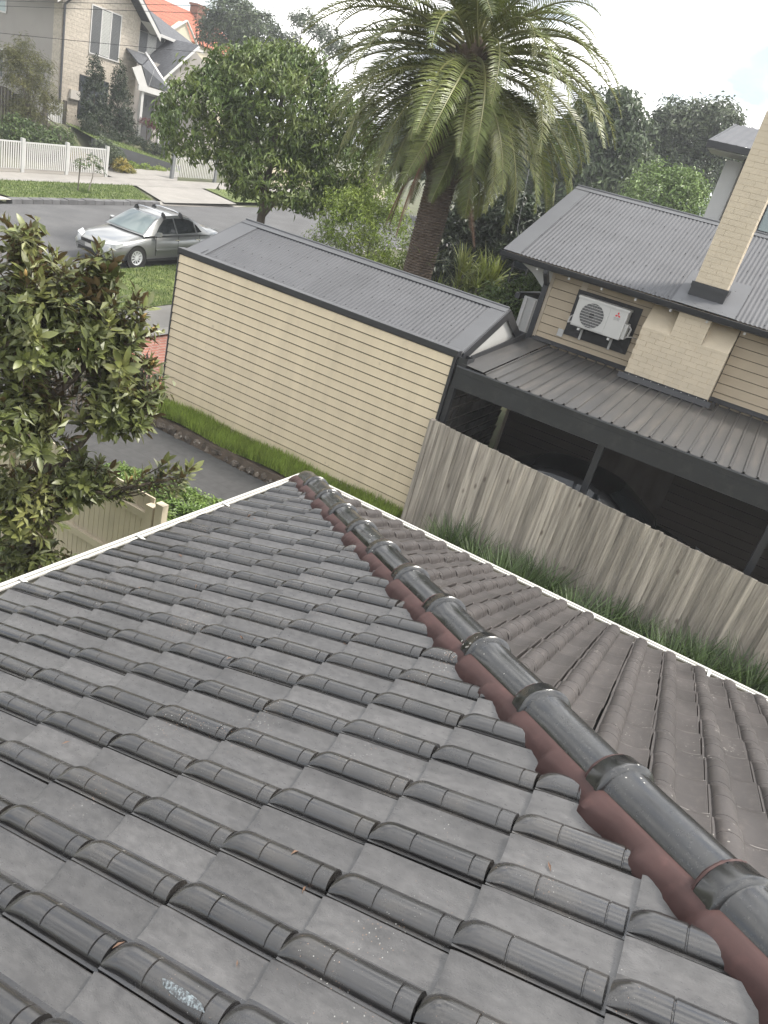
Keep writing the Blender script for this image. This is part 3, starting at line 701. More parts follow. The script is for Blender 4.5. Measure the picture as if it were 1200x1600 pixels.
for yy, sgn in ((YRT - .035, -1), (YL + .004, 1)):   # dark barge boards and the pale gable panel at both ends
    bd = MB()
    for (ax, az) in ((EX - .03, EZ + .005), (FX + .03, FZ + .005)):
        w = .17
        bd.prism([(ax, yy, az), (RX, yy, RZ + .008), (RX, yy, RZ - w), (ax, yy, az - w)] if ax < RX else [(RX, yy, RZ + .008), (ax, yy, az), (ax, yy, az - w), (RX, yy, RZ - w)], (0, sgn * .03, 0))
    obj('barge_board', bd, 'charcoal', shed)
    obj('gable_panel', MB().prism([(EX, yy - sgn * .02, 2.6), (FX, yy - sgn * .02, 2.6), (FX, yy - sgn * .02, FZ - .03), (RX, yy - sgn * .02, RZ - .03), (EX, yy - sgn * .02, EZ - .03)], (0, -sgn * .05, 0)), 'white_paint', shed)
obj('wall', MB().box(FX - .12, FX - .03, YRT + .02, YL - .02, -.2, 3.0), 'trim_beige', shed)
obj('wall', MB().box(XS + .13, FX - .13, YL - .12, YL - .03, -.2, 3.0), 'cream_board', shed)
obj('end_cap', MB().slab([(EX - .03, YL - .34, EZ + .03), (EX + .2, YL - .34, EZ + .115), (EX + .2, YL, EZ + .115), (EX - .03, YL, EZ + .03)], .006), 'zinc_flash', shed)
# rainhead on the end of the parapet
rh = MB(); a0, a1, b0, b1 = XS + .02, XS + .30, YRT - .21, YRT - .04
for q in ((a0, a1, b0, b0 + .01), (a0, a1, b1 - .01, b1), (a0, a0 + .01, b0 + .01, b1 - .01), (a1 - .01, a1, b0 + .01, b1 - .01)): rh.box(*q, 2.86, 3.0)
rh.box(a0, a1, b0, b1, 2.85, 2.86); rh.hexa([(a0 + .05, b0 + .03, 2.76), (a1 - .05, b0 + .03, 2.76), (a1 - .05, b1 - .03, 2.76), (a0 + .05, b1 - .03, 2.76), (a0, b0, 2.85), (a1, b0, 2.85), (a1, b1, 2.85), (a0, b1, 2.85)])
o = obj('rainhead', rh, 'charcoal', shed)

# ------------------------------------------------------------------ carport
XH = 14.05
cp = thing('carport', 'charcoal carport with ribbed steel roof between garage and house', 'carport', (12.4, 1.0, -.1))
CB = XS + .02
obj('beam', MB().box(CB, CB + .05, -6.0, 4.13, 2.50, 2.84), 'charcoal_beam', cp)
obj('beam_edge', MB().box(CB - .006, CB - .001, -6.0, 4.13, 2.75, 2.757), 'charcoal', cp)
obj('fascia_flashing', MB().box(CB - .02, CB + .07, -6.0, 4.12, 2.841, 2.862), 'zinc_flash', cp)
cz0, cz1 = 2.868, 3.12
dlc = Vector((XH - CB + .01, 0, cz1 - cz0)); lc = dlc.length; dlc.normalize()
yy = 3.66; i = 0
while yy > -6:
    obj('roof_sheet', trapezoid((CB - .01, yy - .76, cz0 + (.001 if i % 2 else 0)), (0, 1, 0), dlc, .76, lc), 'deck_steel', cp); yy -= .76; i += 1
obj('side_flashing', MB().slab([(CB - .01, 3.662, cz0 + .034), (XH - .02, 3.662, cz1 + .034), (XH - .02, 4.04, cz1 + .05), (CB - .01, 4.04, cz0 + .05)], .006), 'deck_steel', cp)
obj('side_upstand', MB().slab([(CB + .32, 4.045, cz0 + .03), (XH - .3, 4.045, cz1 + .03), (XH - .3, 4.045, cz1 + .14), (CB + .32, 4.045, cz0 + .14)], .02), 'charcoal', cp)
for yy in (1.56, -1.0, -3.6):
    obj('post', MB().box(CB + .055, CB + .155, yy - .05, yy + .05, -.3, 2.52), 'charcoal', cp)
obj('post', MB().box(CB - .01, CB + .09, 4.05, 4.14, -.3, 2.498), 'charcoal', cp)
for yy in (3.3, 2.1, .9, -.4, -1.7, -3.0): obj('rafter', MB().bar((CB + .05, yy, 2.80), (XH - .04, yy, 3.03), .045, .09), 'charcoal', cp)
obj('floor', MB().box(XS + .1, XH, -6, 4.0, -.3, -.1), 'drive_dark', cp)
obj('added_end_blocker', MB().box(XS + .1, XH, -6.1, -6.0, -.3, 3.1), 'weatherboard', cp)  # unseen wall, added to keep daylight out of the carport
# dark rubble end wall between garage and carport
sw_ = thing('stone_wall', 'dark rubble stone wall inside the carport beside the garage', 'stone wall', (12.4, 4.2, -.1))
obj('core', MB().box(XS + .12, XH - .1, 4.12, 4.22, -.2, 2.84), 'joint_dark', sw_)
rs = random.Random(21); z = .6
while z < 2.75:
    h = rs.uniform(.16, .24); x = XS + .12
    while x < XH - .15:
        w = rs.uniform(.24, .46); a, b = x + .02, min(x + w - .02, XH - .11)
        if b - a > .08:
            d = rs.uniform(.02, .05); j = lambda: rs.uniform(-.02, .02); zt = min(z + h - .03, 2.8)
            obj('stone', MB().hexa([(a + j(), 4.119 - d * .3, z), (b + j(), 4.119 - d * .3, z), (b, 4.13, z - .005), (a, 4.13, z - .005), (a + j(), 4.119 - d, zt + j() * .4), (b + j(), 4.119 - d, zt + j() * .4), (b, 4.13, zt), (a, 4.13, zt)]), 'stone_dark', sw_)
        x += w
    z += h

# ------------------------------------------------------------------ neighbour's house with chimney
nh = thing('weatherboard_house', 'beige weatherboard house with grey corrugated roof and tall brick chimney', 'house', (17, 1, 0))
GX, GZT, HY = 13.55, 4.54, 4.92         # gutter line, its height, verge end
HRX, HRZ = 16.9, 6.02
WY = 3.98                               # house corner
obj('wall', MB().box(XH + .031, XH + .14, -8, WY - .02, -.3, 4.62), 'timber_and_gap_shade', nh)  # dark backing, shade of the board gaps painted in
obj('wall', MB().box(XH + .15, 19.6, WY - .13, WY - .03, -.3, 4.6), 'weatherboard', nh)
z = 3.16; 
BW = .165; k_ = 0; z = .2
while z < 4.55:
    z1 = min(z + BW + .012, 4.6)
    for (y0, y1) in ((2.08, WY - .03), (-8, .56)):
        obj('weatherboard', MB().hexa([(XH - .024, y0, z), (XH + .03, y0, z), (XH + .03, y1, z), (XH - .024, y1, z), (XH - .012, y0, z1 - .024), (XH + .03, y0, z1 - .024), (XH + .03, y1, z1 - .024), (XH - .012, y1, z1 - .024)]), 'weatherboard' if z > 2.9 else 'shaded_board', nh)  # courses below the carport roof use the copy with painted shade
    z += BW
for i in range(14):
    zz = 2.3 + i * BW
    obj('weatherboard', MB().hexa([(XH + .16, WY + .0, zz), (19.5, WY + .0, zz), (19.5, WY - .03, zz), (XH + .16, WY - .03, zz), (XH + .16, WY - .022, zz + BW), (19.5, WY - .022, zz + BW), (19.5, WY - .03, zz + BW), (XH + .16, WY - .03, zz + BW)]), 'weatherboard', nh)
obj('corner_stop', MB().box(XH - .036, XH + .15, WY - .028, WY + .03, -.2, 4.6), 'trim_beige', nh)
obj('corner_stop', MB().box(XH - .036, XH + .02, 3.30, 3.42, 3.75, 4.5), 'trim_beige', nh)
obj('wall_flashing', MB().slab([(XH - .09, 4.0, 3.165), (XH - .09, -8, 3.165), (XH - .02, -8, 3.235), (XH - .02, 4.0, 3.235)], .006), 'charcoal', nh)
# roof
dlh = Vector((HRX - GX - .06, 0, HRZ - GZT - .02)); lh = dlh.length; dlh.normalize()
y = HY - .28; i = 0
while y > -8:
    obj('roof_sheet', corrugated((GX + .05, y - .76, GZT + .03 + (.0015 if i % 2 else 0)), (0, 1, 0), dlh, .79, lh), 'zinc', nh); y -= .76; i += 1
nzh = Vector((-dlh.z, 0, dlh.x)); pts = []
for t in (.1, .95, 1.85, 2.75, 3.45):
    yy = HY - .33
    while yy > -4: pts.append(Vector((GX + .05, yy, GZT + .03)) + dlh * t + nzh * .009); yy -= .228
screws(pts, parent=nh)
obj('roof_back', MB().slab([(HRX, -8, HRZ), (HRX + 3.3, -8, GZT + .05), (HRX + 3.3, HY, GZT + .05), (HRX, HY, HRZ)], .02), 'zinc', nh)
drh = Vector((3.3, 0, GZT + .05 - HRZ)).normalized()
obj('ridge_cap', fold((HRX, -8, HRZ + .03), (HRX, HY + .02, HRZ + .03), .17, -dlh, .17, drh), 'zinc_flash', nh)
obj('ridge_roll', MB().tube([(HRX, -8, HRZ + .03), (HRX, HY + .02, HRZ + .03)], .024, 10), 'zinc_flash', nh)
a = Vector((GX + .03, 0, GZT + .036)); b = Vector((HRX, 0, HRZ + .018))
obj('barge_flashing', MB().slab([(a.x, HY - .31, a.z), (b.x, HY - .31, b.z), (b.x, HY + .02, b.z), (a.x, HY + .02, a.z)], .006), 'zinc_flash', nh)
obj('barge_board', MB().prism([(a.x, HY, a.z - .01), (b.x, HY, b.z - .01), (b.x, HY, b.z - .2), (a.x, HY, a.z - .2)], (0, -.03, 0)), 'charcoal', nh)
obj('gable_wall', MB().prism([(XH + .15, WY - .03, 4.5), (19.6, WY - .03, 4.5), (HRX, WY - .03, HRZ - .1)], (0, -.08, 0)), 'weatherboard', nh)
obj('soffit', MB().slab([(GX + .06, HY - .03, GZT - .02), (XH, HY - .03, GZT + .17), (XH, -8, GZT + .17), (GX + .06, -8, GZT - .02)], .01), 'weatherboard', nh)
g = [(.0, -.09), (-.03, -.1), (-.085, -.085), (-.108, -.05), (-.115, -.005), (-.122, .008), (-.112, .012), (-.105, .0), (-.1, -.04), (-.08, -.07), (.0, -.075)]
gt = obj('gutter', MB().grid([[(GX + .06 + p[0], -8, GZT + p[1]) for p in g], [(GX + .06 + p[0], HY + .04, GZT + p[1]) for p in g]]), 'charcoal', nh)
obj('stop_end', MB().prism([(GX + .06 + p[0], HY + .04, GZT + p[1]) for p in g[:6]], (0, .006, 0)), 'charcoal', gt)
y = 4.2
while y > -4:
    obj('overflow_block', MB().box(GX + .03, GX + .07, y - .018, y + .018, GZT - .145, GZT - .085), 'white_trim', gt); y -= .62
# corner downpipe with offset
obj('downpipe', MB().bar((XH - .05, 4.06, 3.0), (XH - .05, 4.06, 4.22), .10, .075, (1, 0, 0)).bar((XH - .05, 4.06, 4.19), (GX + .03, 4.02, 4.40), .09, .07, (0, 1, 0)).bar((GX + .02, 4.02, 4.38), (GX + .02, 4.02, 4.47), .09, .07, (1, 0, 0)), 'charcoal', nh)
obj('wall_bracket', MB().bar((XH - .06, 4.06, 3.15), (XH - .06, 4.9, 3.2), .05, .12), 'charcoal', nh)
obj('bargeboard_return', MB().slab([(XH + .02, HY - .06, 4.5), (XH + .02, WY + .03, 4.5), (XH + .05, WY + .03, 4.0), (XH + .05, HY - .5, 4.3)], .03), 'white_paint', nh)
# small lean-to roof and white bay just round the corner
obj('lean_to_roof', MB().slab([(XH + .3, 4.02, 4.02), (XH + .3, 4.66, 3.86), (XH + 1.6, 4.66, 3.86), (XH + 1.6, 4.02, 4.02)], -.012), 'zinc_flash', nh)
obj('lean_to_gutter', MB().box(XH + .28, XH + 1.62, 4.6, 4.7, 3.74, 3.845), 'charcoal', nh)
obj('bay', MB().box(XH + .34, XH + 1.5, 4.02, 4.52, 2.2, 3.83), 'white_paint', nh)
for q in (4.1, 4.28, 4.46): obj('mullion', MB().box(XH + .315, XH + .338, q - .02, q + .02, 2.3, 3.8), 'white_trim', nh)

# chimney: stack above the roof and the corbelled breast on the wall, laid brick by brick
ch = obj('chimney', MB().box(XH - .095, XH + .315, 1.041, 1.569, 4.6, 7.50), 'brick_joint', nh)
CX0, CX1, CY0, CY1 = XH - .10, XH + .32, 1.035, 1.575
bh, jt = .083, .0045
rb = random.Random(8)
def brick(x0, x1, y0, y1, z0, z1, par, e=.0035):
    j = lambda: rb.uniform(-.002, .002)
    o_ = j(); x0 += o_; x1 += 0; 
    obj('brick', MB().hexa([(x0, y0, z0), (x1, y0, z0), (x1, y1, z0), (x0, y1, z0), (x0 + j() * .5, y0, z1), (x1, y0, z1), (x1, y1, z1), (x0 + j() * .5, y1, z1)]), 'brick_paint', par)
z = 4.96; c = 0; D_ = .11
while z < 7.5:
    W = CY1 - CY0; zt = z + bh
    if c % 2 == 0: cuts = [CY0, CY0 + W / 2, CY1]
    else: cuts = [CY0, CY0 + W * .25, CY0 + W * .75, CY1]
    for a, b in zip(cuts[:-1], cuts[1:]): brick(CX0, CX0 + D_, a + jt / 2 * (a > CY0), b - jt / 2 * (b < CY1), z, zt, ch)
    xs2 = [CX0 + D_ + jt, CX1] if c % 2 == 0 else [CX0 + D_ + jt, CX0 + .26, CX1]
    for a, b in zip(xs2[:-1], xs2[1:]):
        j = rb.uniform(-.003, .003)
        obj('brick', MB().box(a, b - (jt if b < CX1 else 0), CY0 + j, CY0 + .1, z, zt), 'brick_paint', ch)
        obj('brick', MB().box(a, b - (jt if b < CX1 else 0), CY1 - .1, CY1 + j, z, zt), 'brick_paint', ch)
    z += bh + jt; c += 1
obj('crown', MB().hexa([(CX0 - .0, CY0, z), (CX1, CY0, z), (CX1, CY1, z), (CX0, CY1, z), (CX0 + .09, CY0 + .08, z + .1), (CX1 - .09, CY0 + .08, z + .1), (CX1 - .09, CY1 - .08, z + .1), (CX0 + .09, CY1 - .08, z + .1)]), 'brick_paint', ch)
# lead-grey flashing skirt at the foot of the stack
FL = [(CX0 - .03, CY0 - .03), (CX1 + .03, CY0 - .03), (CX1 + .03, CY1 + .03), (CX0 - .03, CY1 + .03)]
obj('flashing_box', MB().box(CX0 - .028, CX1 + .02, CY0 - .028, CY1 + .028, 4.6, 4.88), 'charcoal', ch)
obj('flashing_collar', MB().box(CX0 - .04, CX1 + .03, CY0 - .04, CY1 + .04, 4.88, 4.955), 'charcoal', ch)
sl = (HRZ - GZT - .02) / (HRX - GX - .06)
zr = lambda x: GZT + .045 + sl * (x - GX - .05)
obj('flashing_apron', MB().slab([(GX + .04, CY0 - .32, zr(GX + .04)), (CX1 + .42, CY0 - .32, zr(CX1 + .42)), (CX1 + .42, CY1 + .2, zr(CX1 + .42)), (GX + .04, CY1 + .2, zr(GX + .04))], .004), 'zinc_flash', ch)
# breast
BX = XH - .42
br = obj('chimney_breast', MB().box(BX + .005, XH + .02, .581, 2.059, 2.9, 4.02), 'brick_joint', nh)
obj('breast_neck', MB().box(BX + .005, XH + .02, 1.041, 1.569, 4.02, 4.46), 'brick_joint', nh)
z = 3.2; c = 0
while z < 4.0:
    zt = min(z + bh, 4.03); y = .575 - (.13 if c % 2 else 0.)
    while y < 2.065:
        a, b = max(y, .575), min(y + .255, 2.065)
        if b - a > .04: brick(BX, BX + .1, a, b - (jt if b < 2.065 else 0), z, zt, br)
        y += .264
    z += bh + jt; c += 1
for yy in (.575, 2.065):   # plain side faces
    obj('breast_side', MB().box(BX + .102, XH - .015, min(yy, yy + (.02 if yy < 1 else -.02)), max(yy, yy + (.02 if yy < 1 else -.02)), 3.15, 4.03), 'brick_paint', br)
z = 4.035; c = 0
while z < 4.40:
    zt = z + bh
    cuts = [1.035, 1.305, 1.575] if c % 2 == 0 else [1.035, 1.17, 1.44, 1.575]
    for a, b in zip(cuts[:-1], cuts[1:]): brick(BX, BX + .12, a, b - (jt if b < 1.575 else 0), z, zt, br)
    for yy, s_ in ((1.035, 1), (1.575, -1)): obj('brick', MB().box(BX + .122, XH - .02, min(yy, yy + s_ * .05), max(yy, yy + s_ * .05), z, zt), 'brick_paint', br)
    z += bh + jt; c += 1
for (ya, yb) in ((1.577, 2.065), (.575, 1.033)):   # rendered shoulders sloping back to the wall
    obj('shoulder', MB().hexa([(BX, ya, 4.0), (XH, ya, 4.0), (XH, yb, 4.0), (BX, yb, 4.0), (BX + .001, ya, 4.032), (XH - .001, ya, 4.46), (XH - .001, yb, 4.46), (BX + .001, yb, 4.032)]), 'brick_paint', br)
obj('breast_flashing', MB().slab([(BX - .10, 2.15, 3.10), (BX - .10, .5, 3.10), (BX - .004, .5, 3.19), (BX - .004, 2.15, 3.19)], .006).box(BX - .012, BX - .003, .57, 2.07, 3.15, 3.215), 'charcoal', br)
obj('breast_skirt', MB().slab([(BX - .10, .5, 3.10), (BX - .1, .44, 3.09), (XH - .02, .44, 3.16), (XH - .02, .5, 3.2)], .006), 'charcoal', br)
pts = [Vector((BX - .016, .62 + i * .135, 3.19)) for i in range(11)]
mb = MB()
for p in pts: mb.box(p.x - .003, p.x + .003, p.y - .006, p.y + .006, p.z - .006, p.z + .006)
obj('rivets', mb, 'white_trim', br)['kind'] = 'stuff'
# black backing sheet and pale patch behind the air conditioner
obj('backing_sheet', MB().box(XH - .044, XH - .028, 2.22, 3.44, 3.43, 4.27), 'black_sheet', nh)
obj('pale_patch', MB().box(XH - .044, XH - .026, 3.45, 3.56, 3.36, 3.50), 'white_paint', nh)
# rear two-storey addition
ext = thing('rear_addition', 'pale two storey addition with metal roof behind the brick chimney', 'building', (22, -1, 0))
EXX = 19.2
obj('wall', MB().box(EXX, 24, -8, 2.2, 3, 7.45), 'render_light', ext)
obj('corner_post', MB().box(EXX - .04, EXX + .2, 2.2, 2.55, 3, 7.4), 'white_paint', ext)
obj('downpipe', MB().tube([(EXX - .08, 2.12, 5.2), (EXX - .08, 2.12, 7.15), (EXX - .35, 2.12, 7.42)], .05, 8), 'steel_pipe', ext)
for i in range(6): obj('roof_sheet', corrugated((EXX - .6, 2.95 - (i + 1) * .95, 7.62), (0, 1, 0), Vector((1, 0, .27)).normalized(), .95, 3.2, .2, .012, 4), 'zinc', ext)
obj('gutter', MB().box(EXX - .72, EXX - .6, -6, 2.98, 7.48, 7.61), 'charcoal', ext)
obj('soffit', MB().box(EXX - .6, EXX + .2, -6, 2.95, 7.46, 7.475), 'white_paint', ext)
obj('fascia', MB().slab([(EXX - .6, 2.97, 7.47), (EXX + 2.4, 2.97, 8.3), (EXX + 2.4, 2.97, 8.45), (EXX - .6, 2.97, 7.62)], .03), 'charcoal', ext)
w_ = obj('window', MB().box(EXX - .02, EXX + .02, -.6, 1.35, 6.2, 7.0), 'glass_pale', ext)
obj('frame', MB().box(EXX - .05, EXX - .021, -.65, 1.4, 7.0, 7.06).box(EXX - .05, EXX - .021, -.65, 1.4, 6.14, 6.2).box(EXX - .05, EXX - .021, 1.35, 1.41, 6.2, 7.0), 'charcoal', w_)
obj('board_joint', MB().box(EXX - .012, EXX - .001, -6, 2.19, 5.88, 5.9), 'render_grey', ext)

# ------------------------------------------------------------------ air conditioner on wall brackets
ac = thing('air_conditioner', 'white outdoor air conditioner unit with round fan grille on wall brackets', 'air conditioner', (13.7, 2.82, 3.62))
AX, AY0, AY1, AZ0, AZ1 = 13.66, 2.37, 3.30, 3.67, 4.20     # front face x
b = MB().box(AX, AX + .30, AY0, AY1, AZ0, AZ1)
bm = bmesh.new(); me = b.mesh('casing', 'ac_white'); bm.from_mesh(me); bmesh.ops.recalc_face_normals(bm, faces=bm.faces); bmesh.ops.bevel(bm, geom=bm.edges[:], offset=.016, segments=2, profile=.7, affect='EDGES'); bm.to_mesh(me); bm.free(); obj('casing', me, None, ac)
obj('top_lid', MB().box(AX - .012, AX + .31, AY0 - .01, AY1 + .01, AZ1 - .035, AZ1 + .008), 'ac_white', ac)
fc = (AX - .004, 2.975, 3.925); FRR = .215
obj('grille_panel', MB().box(AX - .008, AX - .001, 2.69, 3.275, AZ0 + .025, AZ1 - .045), 'grey_print' if False else 'ac_white', ac)
obj('fan_opening', MB().lathe([(.0005, -.0), (FRR, -.0)], (AX - .0095, fc[1], fc[2]), 'X', 40), 'dark_plastic', ac)
gr = MB()
for i in range(9):
    zz = fc[2] - FRR + (i + .5) * (2 * FRR / 9); hw = math.sqrt(max(0, FRR ** 2 - (zz - fc[2]) ** 2)); gr.box(AX - .02, AX - .014, fc[1] - max(hw, .1) - .02, fc[1] + max(hw, .1) + .02, zz - .0035, zz + .0035)
obj('grille_bars', gr, 'ac_white', ac)
wg = MB()
for i in range(1, 12):
    r = FRR * i / 12
    wg.lathe([(r - .0022, -.011), (r + .0022, -.011)], (AX, fc[1], fc[2]), 'X', 36)
for i in range(24):
    a = i * math.pi / 12; wg.bar((AX - .0115, fc[1], fc[2]), (AX - .0115, fc[1] + math.cos(a) * FRR, fc[2] + math.sin(a) * FRR), .003, .003, (1, 0, 0))
obj('fan_guard', wg, 'grey_print', ac)
obj('hub', MB().lathe([(.0005, -.02), (.045, -.019), (.05, -.011)], (AX, fc[1], fc[2]), 'X', 20), 'dark_plastic', ac)
cy, cz = 2.535, 4.075; r = .030     # three red diamonds
def dia(a0):
    d = Vector((0, math.cos(a0), math.sin(a0))); o = Vector((AX - .0035, cy, cz)); n_ = Vector((0, -math.sin(a0), math.cos(a0))); L_ = .058
    return [o, o + d * L_ * .5 + n_ * L_ * .29, o + d * L_, o + d * L_ * .5 - n_ * L_ * .29]
lg = MB()
for a in (90, 210, 330): lg.add(dia(R(a)), [(0, 1, 2, 3)])
obj('emblem', lg, 'red_logo', ac)
def text_mesh(body, size, mtx, material, parent, name='lettering'):
    cu = bpy.data.curves.new(name, 'FONT'); cu.body = body; cu.size = size; cu.align_x = 'CENTER'; cu.extrude = .0004
    t = bpy.data.objects.new(name, cu); COL.objects.link(t); dg = bpy.context.evaluated_depsgraph_get(); me = bpy.data.meshes.new_from_object(t.evaluated_get(dg)); bpy.data.objects.remove(t)
    me.transform(mtx); me.materials.clear(); me.materials.append(MATS[material]); return obj(name, me, None, parent)
mt = frame(Vector((AX - .003, cy, cz - .065)), Vector((0, -1, 0)), Vector((0, 0, 1)), Vector((-1, 0, 0)))
text_mesh('MITSUBISHI', .024, mt, 'grey_print', ac); text_mesh('ELECTRIC', .024, Matrix.Translation((0, 0, -.024)) @ mt, 'grey_print', ac)
for yy in (2.55, 3.12):
    obj('wall_bracket', MB().box(AX - .03, XH - .03, yy - .02, yy + .02, AZ0 - .05, AZ0 - .012).box(XH - .075, XH - .032, yy - .02, yy + .02, AZ0 - .25, AZ0 - .051), 'white_paint', ac)
    obj('rubber_foot', MB().box(AX + .02, AX + .09, yy - .03, yy + .03, AZ0 - .012, AZ0 - .001), 'dark_plastic', ac)
obj('service_cover', MB().box(AX + .06, AX + .26, AY0 - .06, AY0 - .001, AZ0 + .03, AZ0 + .3), 'ac_white', ac)
obj('pipe', MB().tube([(AX + .2, AY0 - .04, AZ0 + .28), (AX + .22, AY0 - .1, AZ0 + .22), (AX + .2, AY0 - .09, AZ0 + .08), (AX + .15, AY0 - .05, AZ0 + .06)], .018, 8), 'white_trim', ac)
obj('pipe', MB().tube([(AX + .15, AY0 - .06, AZ0 + .07), (AX + .2, AY0 - .16, AZ0 + .10), (XH - .02, AY0 - .24, AZ0 + .08), (XH - .05, AY0 - .31, AZ0 - .08)], .009, 6), 'white_trim', ac)
obj('cable', MB().tube([(AX + .12, AY1 + .01, AZ0 + .05), (AX + .18, AY1 + .09, AZ0 + .0), (AX + .25, AY1 + .1, AZ0 + .1), (XH - .03, AY1 + .05, AZ0 + .16)], .016, 8), 'white_trim', ac)

# ------------------------------------------------------------------ weathered paling fence
pf = thing('paling_fence', 'tall weathered grey timber paling fence running beside the carport', 'fence', (10.6, 1, 0))
FXX = 10.62; rp = random.Random(14)
vars_ = []
y = 4.12; i = 0
while y > -8:
    w = .098 + rp.uniform(-.004, .004); yc = y - w / 2; top = max(1.2, 1.955 - (4.1 - yc) * .0655) + rp.uniform(-.006, .006); bot = -.3
    front = (i % 2 == 0); x0 = FXX - (.016 if front else 0) + rp.uniform(-.003, .003)
    t = rp.uniform(-.004, .004)
    hw = w / 2 + (.006 if front else 0) - .0015
    obj('paling', MB().hexa([(x0, yc - hw, bot), (x0 + .015, yc - hw, bot), (x0 + .015, yc + hw, bot), (x0, yc + hw, bot), (x0 + t, yc - hw + t, top), (x0 + .015 + t, yc - hw + t, top), (x0 + .015 + t, yc + hw + t, top + rp.uniform(-.006, .006)), (x0 + t, yc + hw + t, top)]), 'paling', pf)
    y -= w; i += 1
for zf in (.25, .95, 1.6): obj('rail', MB().bar((FXX + .04, 4.1, zf), (FXX + .04, -8, zf - .75), .04, .075), 'paling', pf)
obj('end_post', MB().box(FXX - .03, FXX + .07, 4.125, 4.2, -.3, 1.95), 'paling', pf)
for yy in (1.5, -1.1, -3.7): obj('post', MB().box(FXX + .062, FXX + .16, yy - .05, yy + .05, -.3, 1.55 - (4.1 - yy) * .0655), 'paling', pf)
# ------------------------------------------------------------------ foliage builders
def leaf_faces(V, F, base, d, nrm, ln, wd, fold=.25):
    sd = d.cross(nrm)
    if sd.length < 1e-5: sd = d.orthogonal()
    sd.normalize(); n2 = sd.cross(d).normalized(); o = len(V)
    mid = base + d * ln * .45
    V.append(tuple(base)); V.append(tuple(mid + sd * wd * .5 + n2 * wd * fold)); V.append(tuple(base + d * ln - n2 * ln * .08)); V.append(tuple(mid - sd * wd * .5 + n2 * wd * fold))
    F.append((o, o + 1, o + 2)); F.append((o, o + 2, o + 3))
def rdir(r):
    z = r.uniform(-1, 1); a = r.uniform(0, 6.2832); q = math.sqrt(1 - z * z); return Vector((q * math.cos(a), q * math.sin(a), z))
def crown(lobes, n, ln, wd, seed, clump=10, crad=.35, droop=.35, shell=(.55, 1.), bottom=-.6):
    """leaf clumps spread through the outer part of several lobes (cx, cy, cz, rx, ry, rz)"""
    r = random.Random(seed); V = []; F = []; vol = [l[3] * l[4] * l[5] for l in lobes]; vol = [v ** .67 for v in vol]; tot = sum(vol); cnt = 0
    while cnt < n:
        l = r.choices(lobes, vol)[0]; d = rdir(r)
        if d.z < bottom: continue
        k = r.uniform(*shell) ** .7; wob = 1 + .28 * mnoise.noise(Vector((d.x * 2.2 + l[0], d.y * 2.2 + l[1], d.z * 2.2)))
        c = Vector((l[0] + d.x * l[3] * k * wob, l[1] + d.y * l[4] * k * wob, l[2] + d.z * l[5] * k * wob))
        ax = (d * .7 + rdir(r) * .5 + Vector((0, 0, .25))).normalized(); m_ = max(3, int(r.gauss(clump, clump * .3)))
        for i in range(m_):
            b = c + rdir(r) * crad * r.random(); nn = (ax + Vector((0, 0, .7)) + rdir(r) * .55).normalized(); dd = rdir(r); dd = (dd - nn * dd.dot(nn) * .85 - Vector((0, 0, droop * .8))).normalized()
            leaf_faces(V, F, b, dd, nn, ln * r.uniform(.7, 1.3), wd * r.uniform(.7, 1.3)); cnt += 1
    m_ = MB(); m_.v = V; m_.f = F; m_.sm = [False] * len(F); return m_
def limbs(base, top, rad, targets, seed, n=7):
    r = random.Random(seed); mb = MB(); base, top = Vector(base), Vector(top)
    pts = [base + (top - base) * t + Vector((r.gauss(0, .03), r.gauss(0, .03), 0)) * (t * (top - base).length * .3) for t in (0, .04, .3, .6, 1)]
    mb.tube(pts, [rad * 1.35, rad * 1.05, rad * .9, rad * .8, rad * .65], 9)
    for t in targets:
        t = Vector(t); s = r.uniform(.55, 1.); a = base + (top - base) * s; m1 = a * .55 + t * .45 + Vector((r.gauss(0, .1), r.gauss(0, .1), .1 * (t - a).length))
        mb.tube([a, m1, t], [rad * .5, rad * .32, rad * .1], 6)
    return mb
def tree(name, label, cat, base, lobes, n, ln, wd, leafmat, seed, trunk=None, rad=.15, bark='bark', group=None, **kw):
    t = thing(name, label, cat, base, group)
    top = trunk or (base[0], base[1], min(l[2] for l in lobes))
    obj('trunk', limbs((base[0], base[1], base[2] - .15), top, rad, [(l[0] + .0, l[1], l[2] + l[5] * .3) for l in lobes], seed), bark, t)
    obj('crown', crown(lobes, n, ln, wd, seed, **kw), leafmat, t); return t
def shrub(name, label, base, lobes, n, ln, wd, leafmat, seed, cat='shrub', group=None, **kw):
    t = thing(name, label, cat, base, group)
    st = MB(); r = random.Random(seed)
    for l in lobes[:6]: st.tube([(base[0] + r.gauss(0, .05), base[1] + r.gauss(0, .05), base[2] - .1), (l[0] * .6 + base[0] * .4, l[1] * .6 + base[1] * .4, (l[2] + base[2]) / 2), (l[0], l[1], l[2])], [.04, .03, .012], 5)
    obj('stem', st, 'bark', t); obj('foliage', crown(lobes, n, ln, wd, seed, **kw), leafmat, t); return t

